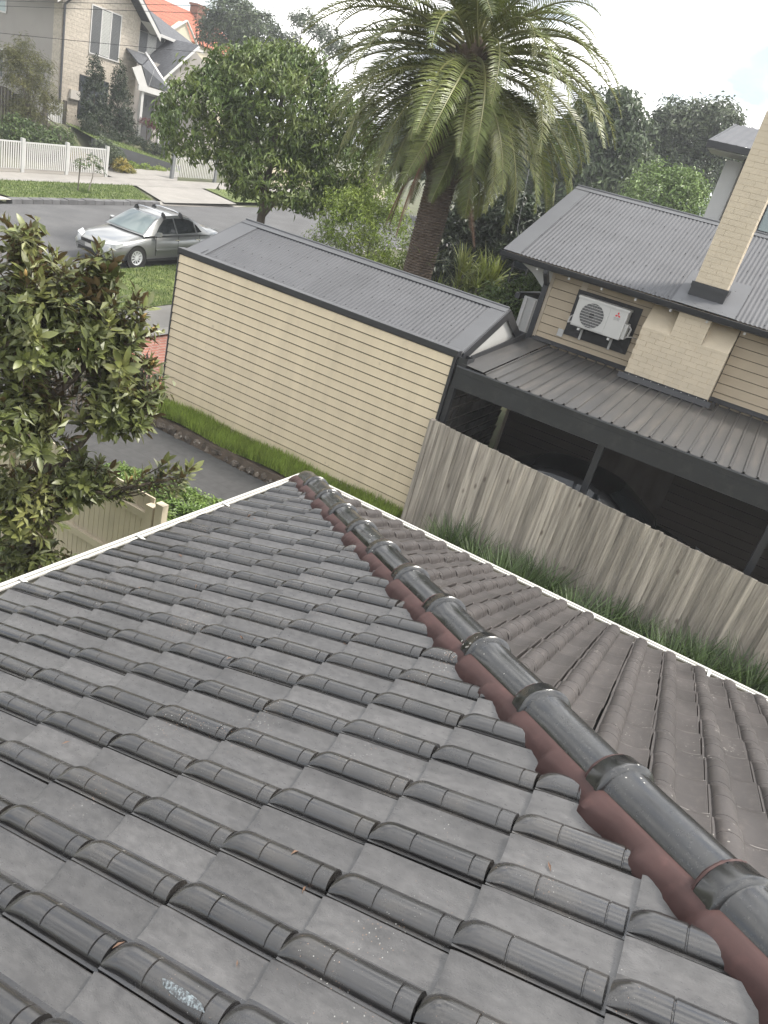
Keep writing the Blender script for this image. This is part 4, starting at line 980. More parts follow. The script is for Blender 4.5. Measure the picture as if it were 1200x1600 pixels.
# ------------------------------------------------------------------ magnolia by the gutter
mag = thing('magnolia_tree', 'glossy leaved magnolia tree at the left edge above the gutter', 'tree', (4.62, 5.72, -.2))
def rosette(seed, bud=False):
    r = random.Random(seed); mb = MB(); V = []; F = []; n = r.randint(26, 32)
    for i in range(n):
        a = i * 2.399 + r.uniform(-.3, .3); lift = .1 + 1.15 * (i / n) ** 1.5 + r.uniform(-.45, .35); d = Vector((math.cos(a) * math.cos(lift), math.sin(a) * math.cos(lift), math.sin(lift))); up = Vector((-math.cos(a) * math.sin(lift), -math.sin(a) * math.sin(lift), math.cos(lift)))
        sd = d.cross(up).normalized(); L_ = r.uniform(.065, .145); W_ = L_ * r.uniform(.30, .42); b = Vector((r.gauss(0, .012), r.gauss(0, .012), -.26 * (1 - i / n))) + d * .015
        cup = r.uniform(.08, .22); bend = r.uniform(-.05, .25); o = len(V); prof_ = [(0, .06), (.18, .55), (.42, 1.), (.7, .85), (.9, .35), (1., .0)]
        for t, w in prof_:
            c = b + d * (L_ * t) - up * (bend * L_ * t * t)
            V += [tuple(c), tuple(c + sd * (W_ * .5 * w) + up * (cup * W_ * w)), tuple(c - sd * (W_ * .5 * w) + up * (cup * W_ * w))]
        for k in range(5):
            q = o + k * 3; F += [(q, q + 1, q + 4, q + 3), (q + 2, q, q + 3, q + 5)]
    mb.v = V; mb.f = F; mb.sm = [True] * len(F)
    me = mb.mesh('leaf_cluster', 'mag_leaf')
    return me
ros = [rosette(s) for s in range(9)]
rm = random.Random(4)
# lobes of the crown: centre, radii, clusters
MLOB = [((4.48, 5.80, 3.30), (.66, .66, .62), 60), ((5.0, 5.42, 3.22), (.52, .5, .48), 42), ((4.30, 5.75, 2.45), (.62, .6, .55), 50), ((5.08, 5.32, 2.62), (.52, .5, .45), 44), ((4.25, 5.65, 1.55), (.55, .5, .42), 36),
        ((4.80, 5.45, 1.75), (.42, .4, .30), 22), ((4.45, 5.60, .80), (.55, .45, .35), 20), ((4.40, 5.85, 3.95), (.22, .22, .26), 9), ((4.85, 5.45, 3.85), (.2, .2, .22), 7)]
ARM = [(5.08, 5.02, 1.83), (5.22, 4.95, 1.92), (5.34, 4.86, 1.88), (5.46, 4.79, 1.97), (5.52, 4.72, 1.9), (5.60, 4.70, 2.0), (5.4, 4.9, 2.02), (5.18, 5.05, 1.75), (5.0, 5.15, 1.72)]
tips = []
for c, rr, n in MLOB:
    for i in range(n):
        d = rdir(rm)
        if d.z < -.75: d.z = -d.z
        k = rm.uniform(.45, 1.05); p = Vector((c[0] + d.x * rr[0] * k, c[1] + d.y * rr[1] * k, c[2] + d.z * rr[2] * k)); tips.append((p, (d + Vector((0, 0, .75)) + rdir(rm) * .3).normalized(), c))
for p in ARM: tips.append((Vector(p), (Vector((.35, -.35, .8)) + rdir(rm) * .3).normalized(), (4.9, 5.3, 1.5)))
TR = [Vector(p) for p in ((4.62, 5.72, -.35), (4.60, 5.73, .3), (4.58, 5.70, 1.0), (4.60, 5.68, 1.7), (4.56, 5.72, 2.5), (4.55, 5.72, 3.3), (4.47, 5.8, 3.95))]
tk = MB().tube(TR, [.10, .085, .08, .07, .055, .035, .012], 10)
for c, rr, n in MLOB[:7]:
    c = Vector(c); i = min(range(1, 6), key=lambda q: abs(TR[q].z - (c.z - .55))); a = TR[i]; tk.tube([a, a * .5 + c * .5 + Vector((0, 0, -.06)), c], [.045, .034, .02], 7)
obj('trunk', tk, 'bark', mag)
obj('inner_foliage', crown([(*c, rr[0] * .9, rr[1] * .9, rr[2] * .9) for c, rr, n in MLOB], 5200, .12, .045, 77, clump=8, crad=.12, shell=(.2, .95), droop=.3), 'mag_leaf', mag)['kind'] = 'stuff'
twg = MB()
for p, ax, c in tips:
    c = Vector(c); m_ = (p + c) / 2 + Vector((rm.gauss(0, .03), rm.gauss(0, .03), -.05)); twg.tube([c + (p - c) * .15, m_, p - ax * .05, p], [.011, .008, .006, .004], 5, cap=False)
a0 = Vector((4.6, 5.68, 1.4)); twg.tube([a0, (4.85, 5.3, 1.62), (5.1, 5.06, 1.74), (5.3, 4.9, 1.82), (5.52, 4.75, 1.88)], [.035, .028, .02, .014, .006], 7)
obj('twigs', twg, 'bark', mag)
for i, (p, ax, c) in enumerate(tips):
    q = ax.to_track_quat('Z', 'Y').to_matrix().to_4x4(); s = rm.uniform(.9, 1.25)
    place('leaf_cluster', ros[i % 9], Matrix.Translation(p) @ q @ Matrix.Rotation(rm.uniform(0, 6.28), 4, 'Z') @ Matrix.Scale(s, 4), mag)
    if i % 19 == 5:
        place('bud', MB().lathe([(.0005, 0), (.012, .012), (.015, .03), (.009, .055), (.0005, .07)], n=8).mesh('bud', 'mag_bud'), Matrix.Translation(p + ax * .01) @ q, mag)

# ------------------------------------------------------------------ canary palm
PX, PY = 17.1, 8.22
palm = thing('palm_tree', 'tall date palm with thick scarred trunk and drooping fronds behind the garage', 'palm tree', (PX, PY, .2))
rp = random.Random(9); PC = 7.98      # crown centre height
P = []; zz = .1; i = 0
prof_ = []
while zz < 5.95:
    r0 = .34 + .05 * math.exp(-zz) if zz < 5.4 else .34 + (zz - 5.4) * .12
    prof_ += [(r0 + .016, zz), (r0 + .020, zz + .03), (r0 - .012, zz + .042)]; zz += .062
mb = MB(); n = 30; o = 0
for r_, h in prof_:
    for k in range(n):
        a = 2 * math.pi * k / n; w = r_ + .012 * mnoise.noise(Vector((math.cos(a) * 6, math.sin(a) * 6, h * 14))) + .014 * ((k + int(h / .062)) % 2); hh = h + .022 * math.sin(a * 15 + int(h / .062) * math.pi); mb.v.append((PX + w * math.cos(a), PY + w * math.sin(a), hh))
for i in range(len(prof_) - 1):
    for k in range(n): mb.f.append((i * n + k, i * n + (k + 1) % n, (i + 1) * n + (k + 1) % n, (i + 1) * n + k)); mb.sm.append(False)
obj('trunk', mb, 'palm_trunk', palm)
bt = MB()   # cut leaf bases swelling under the crown
for i in range(360):
    h = 5.5 + 2.35 * (i / 330); a = i * 2.39996; rr = .38 + .15 * smooth01((h - 5.4) / 1.3); d = Vector((math.cos(a), math.sin(a), .9)).normalized(); t = Vector((-math.sin(a), math.cos(a), 0))
    c = Vector((PX + rr * math.cos(a), PY + rr * math.sin(a), h)); L_ = rp.uniform(.10, .24)
    w = .075; bt.hexa([c - t * w - d * .1, c + t * w - d * .1, c + t * w * .9 - d * .1 - Vector((0, 0, .07)), c - t * w * .9 - d * .1 - Vector((0, 0, .07)), c - t * w * .6 + d * L_, c + t * w * .6 + d * L_, c + t * w * .5 + d * L_ - Vector((0, 0, .04)), c - t * w * .5 + d * L_ - Vector((0, 0, .04))])
obj('leaf_bases', bt, 'palm_boot', palm)['kind'] = 'stuff'
bt = MB().lathe([(.36, 5.5), (.42, 6.1), (.5, 6.8), (.5, 7.6), (.4, 8.1), (.1, 8.4)], (PX, PY, 0), n=16); obj('crown_heart', bt, 'palm_boot', palm)
def frond(elev, length, curl, seed, dead=False):
    """one feather leaf in the local XZ plane, starting at the origin, heading out along +X at the given elevation and bending down"""
    r = random.Random(seed); N_ = 26; pts = []; p = Vector((0, 0, 0)); e = elev
    for i in range(N_ + 1):
        pts.append(p.copy()); t = i / N_; e -= curl / N_ * (.55 + .9 * t); e = max(e, R(-86)); p = p + Vector((math.cos(e), 0, math.sin(e))) * (length / N_)
    rc = MB().tube(pts, [.034 * (1 - .88 * i / N_) + .003 for i in range(N_ + 1)], 5, cap=False)
    V = []; F = []; side = Vector((0, 1, 0)); nl = 62 if not dead else 40
    for i in range(nl):
        t = .13 + .86 * i / (nl - 1); f = t * N_; k = min(int(f), N_ - 1); b = pts[k].lerp(pts[k + 1], f - k); tg = (pts[k + 1] - pts[k]).normalized(); up = tg.cross(side) * -1
        if up.z < 0 and abs(tg.z) < .95: up = -up
        L_ = (.48 * math.sin(math.pi * min(1, .18 + .80 * t) ** .85) + .07) * r.uniform(.85, 1.1)
        for s in (1, -1):
            d = (tg * .62 + side * s * .80 + up * r.uniform(.12, .42)).normalized()
            if dead: d = (tg * .9 + side * s * .25 + Vector((0, 0, -.3))).normalized()
            m_ = b + d * L_ * .5; tip = b + d * L_ + Vector((0, 0, -.16 * L_)); wv = tg * .017
            o = len(V); V += [tuple(b - wv * .7), tuple(b + wv * .7), tuple(m_ + wv), tuple(m_ - wv), tuple(tip)]; F += [(o, o + 1, o + 2, o + 3), (o + 3, o + 2, o + 4)]
    lf = MB(); lf.v = V; lf.f = F; lf.sm = [False] * len(F)
    me = lf.mesh('frond', 'frond_dead' if dead else 'frond'); mr = rc.mesh('rachis', 'frond_dead' if dead else 'rachis')
    return me, mr
FV = []
for i, (e, l, c) in enumerate(((80, 2.7, 75), (62, 2.95, 88), (44, 3.5, 84), (26, 3.7, 82), (8, 3.7, 70), (-10, 3.5, 58), (-28, 3.0, 50), (-46, 2.6, 38), (-58, 2.2, 26))):
    FV.append([frond(R(e), l, R(c), 100 + i), frond(R(e - 8), l * .92, R(c * 1.15), 200 + i)])
ring = [(0, 7), (1, 12), (2, 17), (3, 21), (4, 23), (5, 22), (6, 17), (7, 11), (8, 4)]
for lv, cnt in ring:
    ph = rp.uniform(0, 6.28)
    for j in range(cnt):
        a = ph + 2 * math.pi * j / cnt + rp.gauss(0, .1); me, mr = FV[lv][rp.randint(0, 1)]
        if lv >= 6 and abs((a - 3.59 + math.pi) % (2 * math.pi) - math.pi) < (.0, .3, .7)[lv - 6]: continue
        rr = (.10, .2, .3, .38, .42, .45, .47, .48, .48)[lv]; z0 = PC + (.45, .36, .26, .1, -.1, -.35, -.62, -.9, -1.15)[lv] + rp.gauss(0, .06)
        mt = Matrix.Translation((PX + rr * math.cos(a), PY + rr * math.sin(a), z0)) @ Matrix.Rotation(a, 4, 'Z') @ Matrix.Rotation(rp.gauss(0, .08), 4, 'Y') @ Matrix.Rotation(rp.gauss(0, .22), 4, 'X') @ Matrix.Scale(rp.uniform(.88, 1.08), 4)
        f = place('frond', me, mt, palm); g_ = bpy.data.objects.new('rachis', mr); COL.objects.link(g_); g_.parent = f
dd = [frond(R(-62), 2.6, R(20), 300, True), frond(R(-70), 2.3, R(14), 301, True)]
for a in (2.2, 2.75, 3.75, 1.5):
    me, mr = dd[rp.randint(0, 1)]; f = place('frond', me, Matrix.Translation((PX + .45 * math.cos(a), PY + .45 * math.sin(a), PC - 1.5 + rp.gauss(0, .1))) @ Matrix.Rotation(a, 4, 'Z') @ Matrix.Rotation(rp.gauss(0, .2), 4, 'X'), palm); f['label'] = 'dead brown frond'
    g_ = bpy.data.objects.new('rachis', mr); COL.objects.link(g_); g_.parent = f

# ------------------------------------------------------------------ trees and shrubs behind the garage
tree('street_tree', 'large round leafy tree on the verge between silver car and palm', 'tree', (20.9, 16.1, gz(20.9, 16.1)),
     [(20.9, 16.2, 6.1, 2.3, 2.5, 1.9), (19.2, 17.5, 5.2, 1.6, 1.7, 1.6), (22.0, 14.5, 5.4, 1.7, 1.8, 1.8), (20.3, 15.4, 4.2, 1.7, 1.7, 1.0), (21.2, 16.4, 7.3, 1.3, 1.4, .8), (20.2, 17.2, 6.7, 1.4, 1.4, 1.0), (22.4, 14.2, 4.1, 1.2, 1.3, .8)], 26000, .21, .075, 'leaf_street', 31,
     trunk=(20.8, 16.1, 4.2), rad=.17, clump=9, crad=.26, droop=.75, bottom=-.75)
shrub('feathery_shrub', 'bright green feathery shrub between street tree and palm trunk', (20.9, 12.0, .6), [(20.6, 12.5, 3.6, 1.0, 1.1, 1.1), (21.2, 11.5, 3.2, 1.0, 1.0, 1.3), (20.5, 12.9, 2.4, 1.0, 1.0, .9), (21.0, 11.9, 4.4, .6, .6, .8), (20.9, 11.2, 2.2, .9, .9, .9)], 12000, .13, .035, 'leaf_light', 41, crad=.3, droop=.45)
shrub('dark_hedge', 'tall dark glossy hedge right of the palm trunk', (22.6, 8.4, .6), [(22.0, 9.6, 3.4, 1.1, 1.1, 1.7), (22.6, 8.2, 3.9, 1.2, 1.2, 1.9), (22.8, 7.0, 3.6, 1.1, 1.1, 2.0), (22.9, 6.0, 4.2, 1.1, 1.1, 1.9), (22.4, 8.9, 2.2, 1.3, 1.5, 1.2), (22.4, 6.8, 2.2, 1.2, 1.5, 1.2), (23.2, 5.2, 4.4, 1., 1., 1.6)], 42000, .20, .09, 'leaf_dark', 42, cat='hedge', crad=.3, shell=(.5, 1.))
shrub('young_shrub', 'light green shrub in the gap between garage ridge and the house corner', (15.9, 5.25, .3), [(15.8, 5.5, 3.2, .55, .5, .6), (16.1, 5.0, 3.5, .5, .45, .7), (15.7, 5.3, 2.4, .5, .5, .7)], 4500, .11, .05, 'leaf_mid', 43, crad=.2)
def straps(c, n, ln, wd, seed):
    r = random.Random(seed); V = []; F = []; c = Vector(c)
    for i in range(n):
        a = r.uniform(0, 6.283); e = r.uniform(.15, 1.35); d = Vector((math.cos(a) * math.cos(e), math.sin(a) * math.cos(e), math.sin(e))); sd = Vector((-math.sin(a), math.cos(a), 0)); L_ = ln * r.uniform(.6, 1.15); p = c + d * .03; o = len(V); seg = 5
        for k in range(seg + 1):
            t = k / seg; w = wd * (1 - t ** 2.2) * .5 + .001; V += [tuple(p + sd * w), tuple(p - sd * w)]; d = (d + Vector((0, 0, -.22 * t))).normalized(); p = p + d * L_ / seg
        F += [(o + 2 * k, o + 2 * k + 1, o + 2 * k + 3, o + 2 * k + 2) for k in range(seg)]
    m_ = MB(); m_.v = V; m_.f = F; m_.sm = [True] * len(F); return m_
sp = thing('strappy_shrub', 'clumped yellow green strap leaved shrub at the foot of the palm', 'shrub', (18.2, 6.9, .4))
rs = random.Random(17); st = MB()
for i in range(46):
    h = rs.uniform(1.8, 3.6); x, y = 18.1 + rs.gauss(0, .35), 6.95 + rs.gauss(0, .55); st.tube([(18.2, 6.9, .2), (x, y, h)], [.04, .025], 5); o = obj('leaf_rosette', straps((x, y, h), 24, .78, .042, 50 + i), 'leaf_strap', sp)
obj('stems', st, 'bark_grey', sp)
# glazed screen and a wire seen in the gap by the hedge
gs = thing('glazed_screen', 'dark framed glass screen in front of the hedge by the corrugated roof verge', 'screen', (17.6, 5.85, 3.0))
obj('pane', MB().slab([(17.6, 6.05, 4.05), (17.75, 5.72, 4.05), (17.75, 5.72, 4.62), (17.6, 6.05, 4.62)], .012), 'glass_dark', gs)
obj('frame', MB().bar((17.6, 6.05, 2.5), (17.6, 6.05, 4.65), .035, .035, (1, 0, 0)).bar((17.75, 5.72, 2.5), (17.75, 5.72, 4.65), .035, .035, (1, 0, 0)).bar((17.6, 6.05, 4.66), (17.75, 5.72, 4.66), .04, .03).bar((17.6, 6.05, 4.03), (17.75, 5.72, 4.03), .04, .03), 'charcoal', gs)
# ground cover hedge by the near driveway
shrub('ground_cover_mound', 'dense bright green ground cover mound beside the dark driveway', (7.3, 6.2, gz(7.3, 6.2)), [(7.35, 6.3, .05, .7, .8, .5), (7.0, 6.9, .08, .65, .7, .5), (7.3, 5.6, .05, .6, .7, .46), (6.6, 6.2, .05, .65, .8, .45), (7.3, 7.4, .0, .6, .6, .42), (6.6, 7.3, .05, .6, .6, .4)], 44000, .06, .028, 'leaf_cover', 44, cat='ground cover', crad=.07, shell=(.85, 1.), clump=16, droop=0., bottom=-.1)

# ------------------------------------------------------------------ tussocks along the fence foot
tuss = [straps((0, 0, 0), 260, .72, .014, s) for s in (1, 2, 3)]
tm_ = [t.mesh('grass_clump', 'tussock') for t in tuss]
rt = random.Random(2); spots = [(9.95, 3.15), (10.2, 2.75), (9.8, 2.45), (10.15, 2.1), (9.85, 1.75), (10.2, 1.4), (9.85, 1.05), (10.15, .7), (9.8, .35), (10.15, 0.), (9.85, -.35), (10.15, -.7), (9.8, -1.0), (10.1, -1.35), (9.8, -1.7), (10.1, -2.1), (10.25, 3.05), (9.6, .8), (9.6, -.6), (9.6, 2.), (10.35, 1.75), (10.35, .35), (10.3, -1.7), (10.35, -.9)]
for i, (x, y) in enumerate(spots):
    o = place('grass_clump', tm_[i % 3], Matrix.Translation((x, y, -.02 + rt.uniform(-.05, .05) - .01 * (3 - y))) @ Matrix.Rotation(rt.uniform(0, 6.28), 4, 'Z') @ Matrix.Scale(rt.uniform(.95, 1.25), 4), None)
    tag(o, 'dark green grass tussock in the row between white gutter and paling fence', 'grass clump', 'tussocks along the fence foot')
# stones edging the strip by the garage wall
re_ = random.Random(12); y = 4.6; sn = 0
while y < 10.1:
    w = re_.uniform(.12, .3); bm = bmesh.new(); bmesh.ops.create_icosphere(bm, subdivisions=2, radius=1)
    for v in bm.verts: v.co *= 1 + .6 * mnoise.noise(v.co * 1.4 + Vector((y * 7, 0, 0)))
    bmesh.ops.scale(bm, vec=(re_.uniform(.06, .1), w * .44, re_.uniform(.05, .1)), verts=bm.verts); bmesh.ops.translate(bm, vec=(10.17 + re_.uniform(-.03, .03), y + w / 2, -.15 + re_.uniform(-.03, .03)), verts=bm.verts)
    me = bpy.data.meshes.new('edging_stone'); bm.to_mesh(me); bm.free(); me.materials.append(MATS['rock'])
    o = obj('edging_stone', me); tag(o, 'rough edging stone between grass strip and dark driveway', 'stone', 'edging stones along the driveway'); y += w
# ------------------------------------------------------------------ cream paling fence below the magnolia
cf = thing('cream_fence', 'cream painted paling fence with square end posts beyond the white gutter', 'fence', (5.6, 7, -.2))
FX2 = 5.62; pm = MB().box(-.009, .009, -.0385, .0385, 0, 1.62).mesh('paling', 'cream_fence')
y = 5.22; i = 0
while y < 11.5:
    place('paling', pm, Matrix.Translation((FX2 + .045, y, -.22)), cf); y += .083; i += 1
for z0 in (1.16, .44, -.1): obj('rail', MB().box(FX2 - .02, FX2 + .034, 5.1, 11.5, z0 - .045, z0 + .045), 'cream_fence', cf)
for yy in (5.02, 5.16, 7.6, 10.0): obj('post', MB().box(FX2 - .055, FX2 + .033, yy - .055, yy + .055, -.3, 1.34 + (.08 if yy < 5.1 else 0)), 'cream_fence', cf)
# dark pickets by the garage corner
dp = thing('dark_picket_fence', 'low dark picket fence with pointed tops beside the garage corner', 'fence', (9.8, 10.35, -.1))
pk = MB().prism([(-.032, 0, 0), (.032, 0, 0), (.032, 0, .86), (0, 0, .96), (-.032, 0, .86)], (0, .018, 0)).mesh('picket', 'timber_and_gap_shade')
x = 8.3
while x < 10.8:
    place('picket', pk, Matrix.Translation((x, 10.38, gz(x, 10.38) + .02)), dp); x += .105
for z0 in (.2, .62): obj('rail', MB().box(8.2, 10.82, 10.4, 10.44, z0 - .03, z0 + .03), 'timber_and_gap_shade', dp)
# soil bank under the grass strip
struct('soil_bank', MB().grid([[(10.12, 2.5 + i * .4, -.21), (10.2, 2.5 + i * .4, -.02 + .02 * math.sin(i * 2.1)), (10.27, 2.5 + i * .4, .0)] for i in range(20)]), 'soil')
# ------------------------------------------------------------------ sedans
def sedan(root, paint, glass, screen):
    """front axle at the origin, rear towards +X, Y across, Z up; length 4.7 m"""
    xs = [-.93, -.86, -.7, -.45, -.1, .25, .5, 1.0, 1.6, 2.2, 2.8, 3.1, 3.35, 3.6, 3.72, 3.77]
    top = [.56, .66, .74, .80, .865, .915, .945, .955, .965, .975, .99, 1.0, 1.015, 1.02, .98, .86]
    wid = [.60, .74, .82, .875, .90, .905, .91, .915, .92, .92, .915, .905, .89, .86, .80, .72]
    bot = [.30, .24, .22, .21, .20, .20, .2, .2, .2, .2, .2, .21, .23, .27, .31, .38]
    P = []
    for x, t, w, b in zip(xs, top, wid, bot):
        half = [(0, t), (.35 * w, t - .004), (.68 * w, t - .018), (.86 * w, t - .05), (.955 * w, t - .12), (w * 1.0, t - .24 if t > .7 else t - .14), (w * .99, (t + b) / 2 - .05), (w * .965, b + .16), (w * .93, b + .04), (w * .85, b)]
        P.append([(x, -y, z) for y, z in reversed(half)] + [(x, y, z) for y, z in half[1:]])
    b = MB().grid(P); n = len(P[0])
    b.add(P[0], [tuple(range(n))]); b.add(P[-1], [tuple(reversed(range(n)))])
    body = obj('body', b, paint, root, True)
    wz = lambda z: .845 - .50 * (z - .95)
    prof_ = [(.32, .93), (.62, 1.12), (.92, 1.30), (1.16, 1.40), (1.45, 1.445), (1.8, 1.455), (2.15, 1.435), (2.4, 1.385), (2.7, 1.24), (2.95, 1.1), (3.12, 1.0)]
    P = []
    for x, z in prof_:
        w = wz(z); row = []
        for k in range(9):
            s = -1 + k / 4; row.append((x - (.10 * (1 - s * s) if x < 1.1 else -.06 * (1 - s * s) if x > 2.4 else 0), s * w * .94, z + .018 * (1 - s * s)))
        P.append(row)
    cab = MB().grid(P)
    for sg in (1, -1):
        rows = [[(x, sg * (wz(z) * .94), z) for x, z in prof_], [(x, sg * (wz(z) * .97 + .012), z - .03) for x, z in prof_], [(x, sg * wz(.93), .93) for x, z in prof_]]
        cab.grid(rows, flip=sg < 0)
    obj('cabin', cab, paint, root, True)
    def sidewin(poly, name, sg):   # polygon in (x,z), laid just proud of the cabin side
        pts = []
        for x, z in poly:
            zt = np.interp(x, [p[0] for p in prof_], [p[1] for p in prof_]) - .03; f = (zt - z) / max(.02, zt - .93); y = (wz(zt + .03) * .97 + .012) * (1 - f) + wz(.93) * f; pts.append((x, sg * (y + .006), z))
        o_ = obj(name, MB().add(pts, [tuple(range(len(pts))) if sg < 0 else tuple(reversed(range(len(pts))))]), glass, root, True); return o_
    for sg in (1, -1):
        sidewin([(.78, .97), (1.64, .975), (1.64, 1.375), (1.42, 1.375), (1.24, 1.33), (1.0, 1.17)], 'side_window', sg)
        sidewin([(1.70, .975), (2.50, .99), (2.50, 1.27), (2.34, 1.335), (2.12, 1.37), (1.70, 1.385)], 'side_window', sg)
        sidewin([(2.56, .995), (2.78, 1.01), (2.62, 1.19), (2.56, 1.23)], 'quarter_window', sg)
    W = []
    for x, z in ((.36, .962), (.62, 1.127), (.92, 1.307), (1.11, 1.39)):
        w = wz(z) * .94 - .045; W.append([(x - .10 * (1 - (k / 4 - 1) ** 2) - .008, (k / 4 - 1) * w, z + .018 * (1 - (k / 4 - 1) ** 2) + .006) for k in range(9)])
    obj('windscreen', MB().grid(W), screen, root, True)
    W = []
    for x, z in ((2.46, 1.366), (2.7, 1.246), (2.95, 1.108), (3.08, 1.03)):
        w = wz(z) * .94 - .06; W.append([(x + .06 * (1 - (k / 4 - 1) ** 2) + .006, (k / 4 - 1) * w, z + .018 * (1 - (k / 4 - 1) ** 2) + .005) for k in range(9)])
    obj('rear_window', MB().grid(W), glass, root, True)
    for sg in (1, -1):
        mr = obj('mirror', MB().hexa([(.66, sg * .93, .94), (.80, sg * .93, .95), (.82, sg * 1.06, .96), (.70, sg * 1.08, .955), (.66, sg * .94, 1.05), (.80, sg * .94, 1.06), (.81, sg * 1.06, 1.08), (.70, sg * 1.08, 1.07)]).box(.72, .78, min(sg * .86, sg * .94), max(sg * .86, sg * .94), .95, .985), paint, root, True)
        for x in (1.50, 2.42): obj('door_handle', MB().box(x, x + .2, min(sg * .912, sg * .945), max(sg * .912, sg * .945), .79, .822), 'chrome', root, True)
        sl = MB()
        for x in (.72, 1.66, 2.6): sl.box(x, x + .006, min(sg * .905, sg * .923), max(sg * .905, sg * .923), .36, .93)
        obj('door_gaps', sl, 'dark_plastic', root, True)
        obj('side_moulding', MB().box(.75, 2.62, min(sg * .90, sg * .93), max(sg * .90, sg * .93), .50, .545), paint, root, True)
        obj('sill_trim', MB().box(.4, 2.45, min(sg * .84, sg * .905), max(sg * .84, sg * .905), .2, .27), 'dark_plastic', root, True)
        obj('headlight', MB().hexa([(-.90, sg * .42, .56), (-.72, sg * .80, .58), (-.5, sg * .875, .66), (-.72, sg * .5, .6), (-.885, sg * .43, .655), (-.72, sg * .80, .70), (-.47, sg * .875, .76), (-.70, sg * .5, .74)]), 'lamp_glass', root, True)
        obj('tail_light', MB().hexa([(3.60, sg * .6, .72), (3.77, sg * .6, .72), (3.70, sg * .80, .72), (3.42, sg * .885, .74), (3.62, sg * .6, .93), (3.74, sg * .6, .93), (3.67, sg * .81, .92), (3.4, sg * .89, .92)]), 'lamp_red', root, True)
        for x in (0, 2.72):
            c = (x, sg * .80, .32)
            wl = obj('wheel', MB().lathe([(.2, -.105), (.30, -.11), (.322, -.085), (.325, 0), (.322, .085), (.30, .11), (.2, .105)], c, 'Y', 28), 'tyre', root, True)
            rim = MB().lathe([(.205, sg * .06), (.21, sg * .112), (.19, sg * .108), (.17, sg * .07)], c, 'Y', 24)
            for k in range(10): a = k * math.pi / 5; rim.bar((x, c[1] + sg * .095, .32), (x + .19 * math.cos(a), c[1] + sg * .09, .32 + .19 * math.sin(a)), .03, .02, (0, 1, 0))
            obj('rim', rim, 'lamp_glass', wl, True)
            obj('arch', MB().lathe([(.345, sg * .105), (.375, sg * .118), (.30, sg * .1)], c, 'Y', 28), 'dark_plastic', root, True)
    obj('grille', MB().box(-.945, -.90, -.38, .38, .55, .64), 'dark_plastic', root, True)
    obj('bumper_intake', MB().box(-.95, -.91, -.5, .5, .30, .40), 'dark_plastic', root, True)
    obj('number_plate', MB().box(-.962, -.945, -.19, .19, .43, .53), 'white_trim', root, True)
    obj('boot_lip', MB().box(3.70, 3.74, -.62, .62, .985, 1.0), paint, root, True)
    for sg in (1, -1): obj('wiper', MB().bar((.33, sg * .1 + .1, .965), (.5, sg * .1 + .6, 1.05), .015, .012), 'dark_plastic', root, True)
    obj('fuel_cap', MB().lathe([(.0005, -.926), (.06, -.926)], (3.05, 0, .82), 'Y', 16), paint, root, True)
car = thing('parked_car', 'silver sedan with roof racks parked at the near kerb', 'car', (16.63, 18.03, street(16.63) + .03), rot=(0, -math.atan(.08), 0))
sedan(car, 'car_paint', 'car_glass', 'car_windscreen')
for x in (1.30, 2.02):
    rk = obj('roof_bar', MB().tube([(x, -.56, 1.50), (x, -.3, 1.535), (x, .3, 1.535), (x, .56, 1.50)], .017, 8), 'chrome', car, True)
    for sg in (1, -1): obj('bar_foot', MB().hexa([(x - .05, sg * .66, 1.38), (x + .05, sg * .66, 1.38), (x + .05, sg * .52, 1.44), (x - .05, sg * .52, 1.44), (x - .03, sg * .61, 1.50), (x + .03, sg * .61, 1.50), (x + .03, sg * .53, 1.54), (x - .03, sg * .53, 1.54)]), 'dark_plastic', rk, True)
bc = thing('black_car', 'black sedan standing in shade under the carport', 'car', (12.45, .18, -.05), rot=(0, 0, R(90)))
sedan(bc, 'car_black', 'car_glass', 'car_glass')
bc.scale = (1, 1, 1.13)

# ------------------------------------------------------------------ far side of the street: white picket fence, gate, garden
wf = thing('white_picket_fence', 'white picket fence with grey posts across the street', 'fence', (24, 30.05, street(24) + .1))
pm = MB().box(-.028, .028, -.01, .01, 0, 1.02).mesh('picket', 'white_trim')
posts = [19.9, 22.25, 24.45, 26.65]
fz = lambda x: street(x) + .16
for a in posts: obj('post', MB().box(a - .07, a + .07, 29.98, 30.12, fz(a) - .2, fz(a) + 1.32), 'white_paint', wf)
for a, b in zip(posts[:-1], posts[1:]):
    n = 21
    for i in range(n):
        x = a + .12 + (b - a - .24) * i / (n - 1); place('picket', pm, Matrix.Translation((x, 30.02, fz(x) + .12)), wf)
    obj('top_rail', MB().bar((a + .07, 30.05, fz(a) + 1.16), (b - .07, 30.05, fz(b) + 1.16), .07, .05), 'white_paint', wf)
    obj('plinth', MB().bar((a + .07, 30.05, fz(a) + .06), (b - .07, 30.05, fz(b) + .06), .04, .16), 'concrete_pale', wf)
gt_ = thing('white_gate', 'white picket gate beyond the driveway, partly behind the street tree', 'gate', (33, 30.4, street(32) + .1))
for x in (31.3, 34.6): obj('post', MB().box(x - .08, x + .08, 30.35, 30.5, fz(x) - .2, fz(x) + 1.3), 'shutter_grey', gt_)
for i in range(24):
    x = 31.5 + i * .128; place('picket', pm, Matrix.Translation((x, 30.42, fz(x) + .08)), gt_)
obj('top_rail', MB().bar((31.4, 30.44, fz(31.4) + 1.0), (34.5, 30.44, fz(34.5) + 1.0), .05, .06), 'white_paint', gt_)
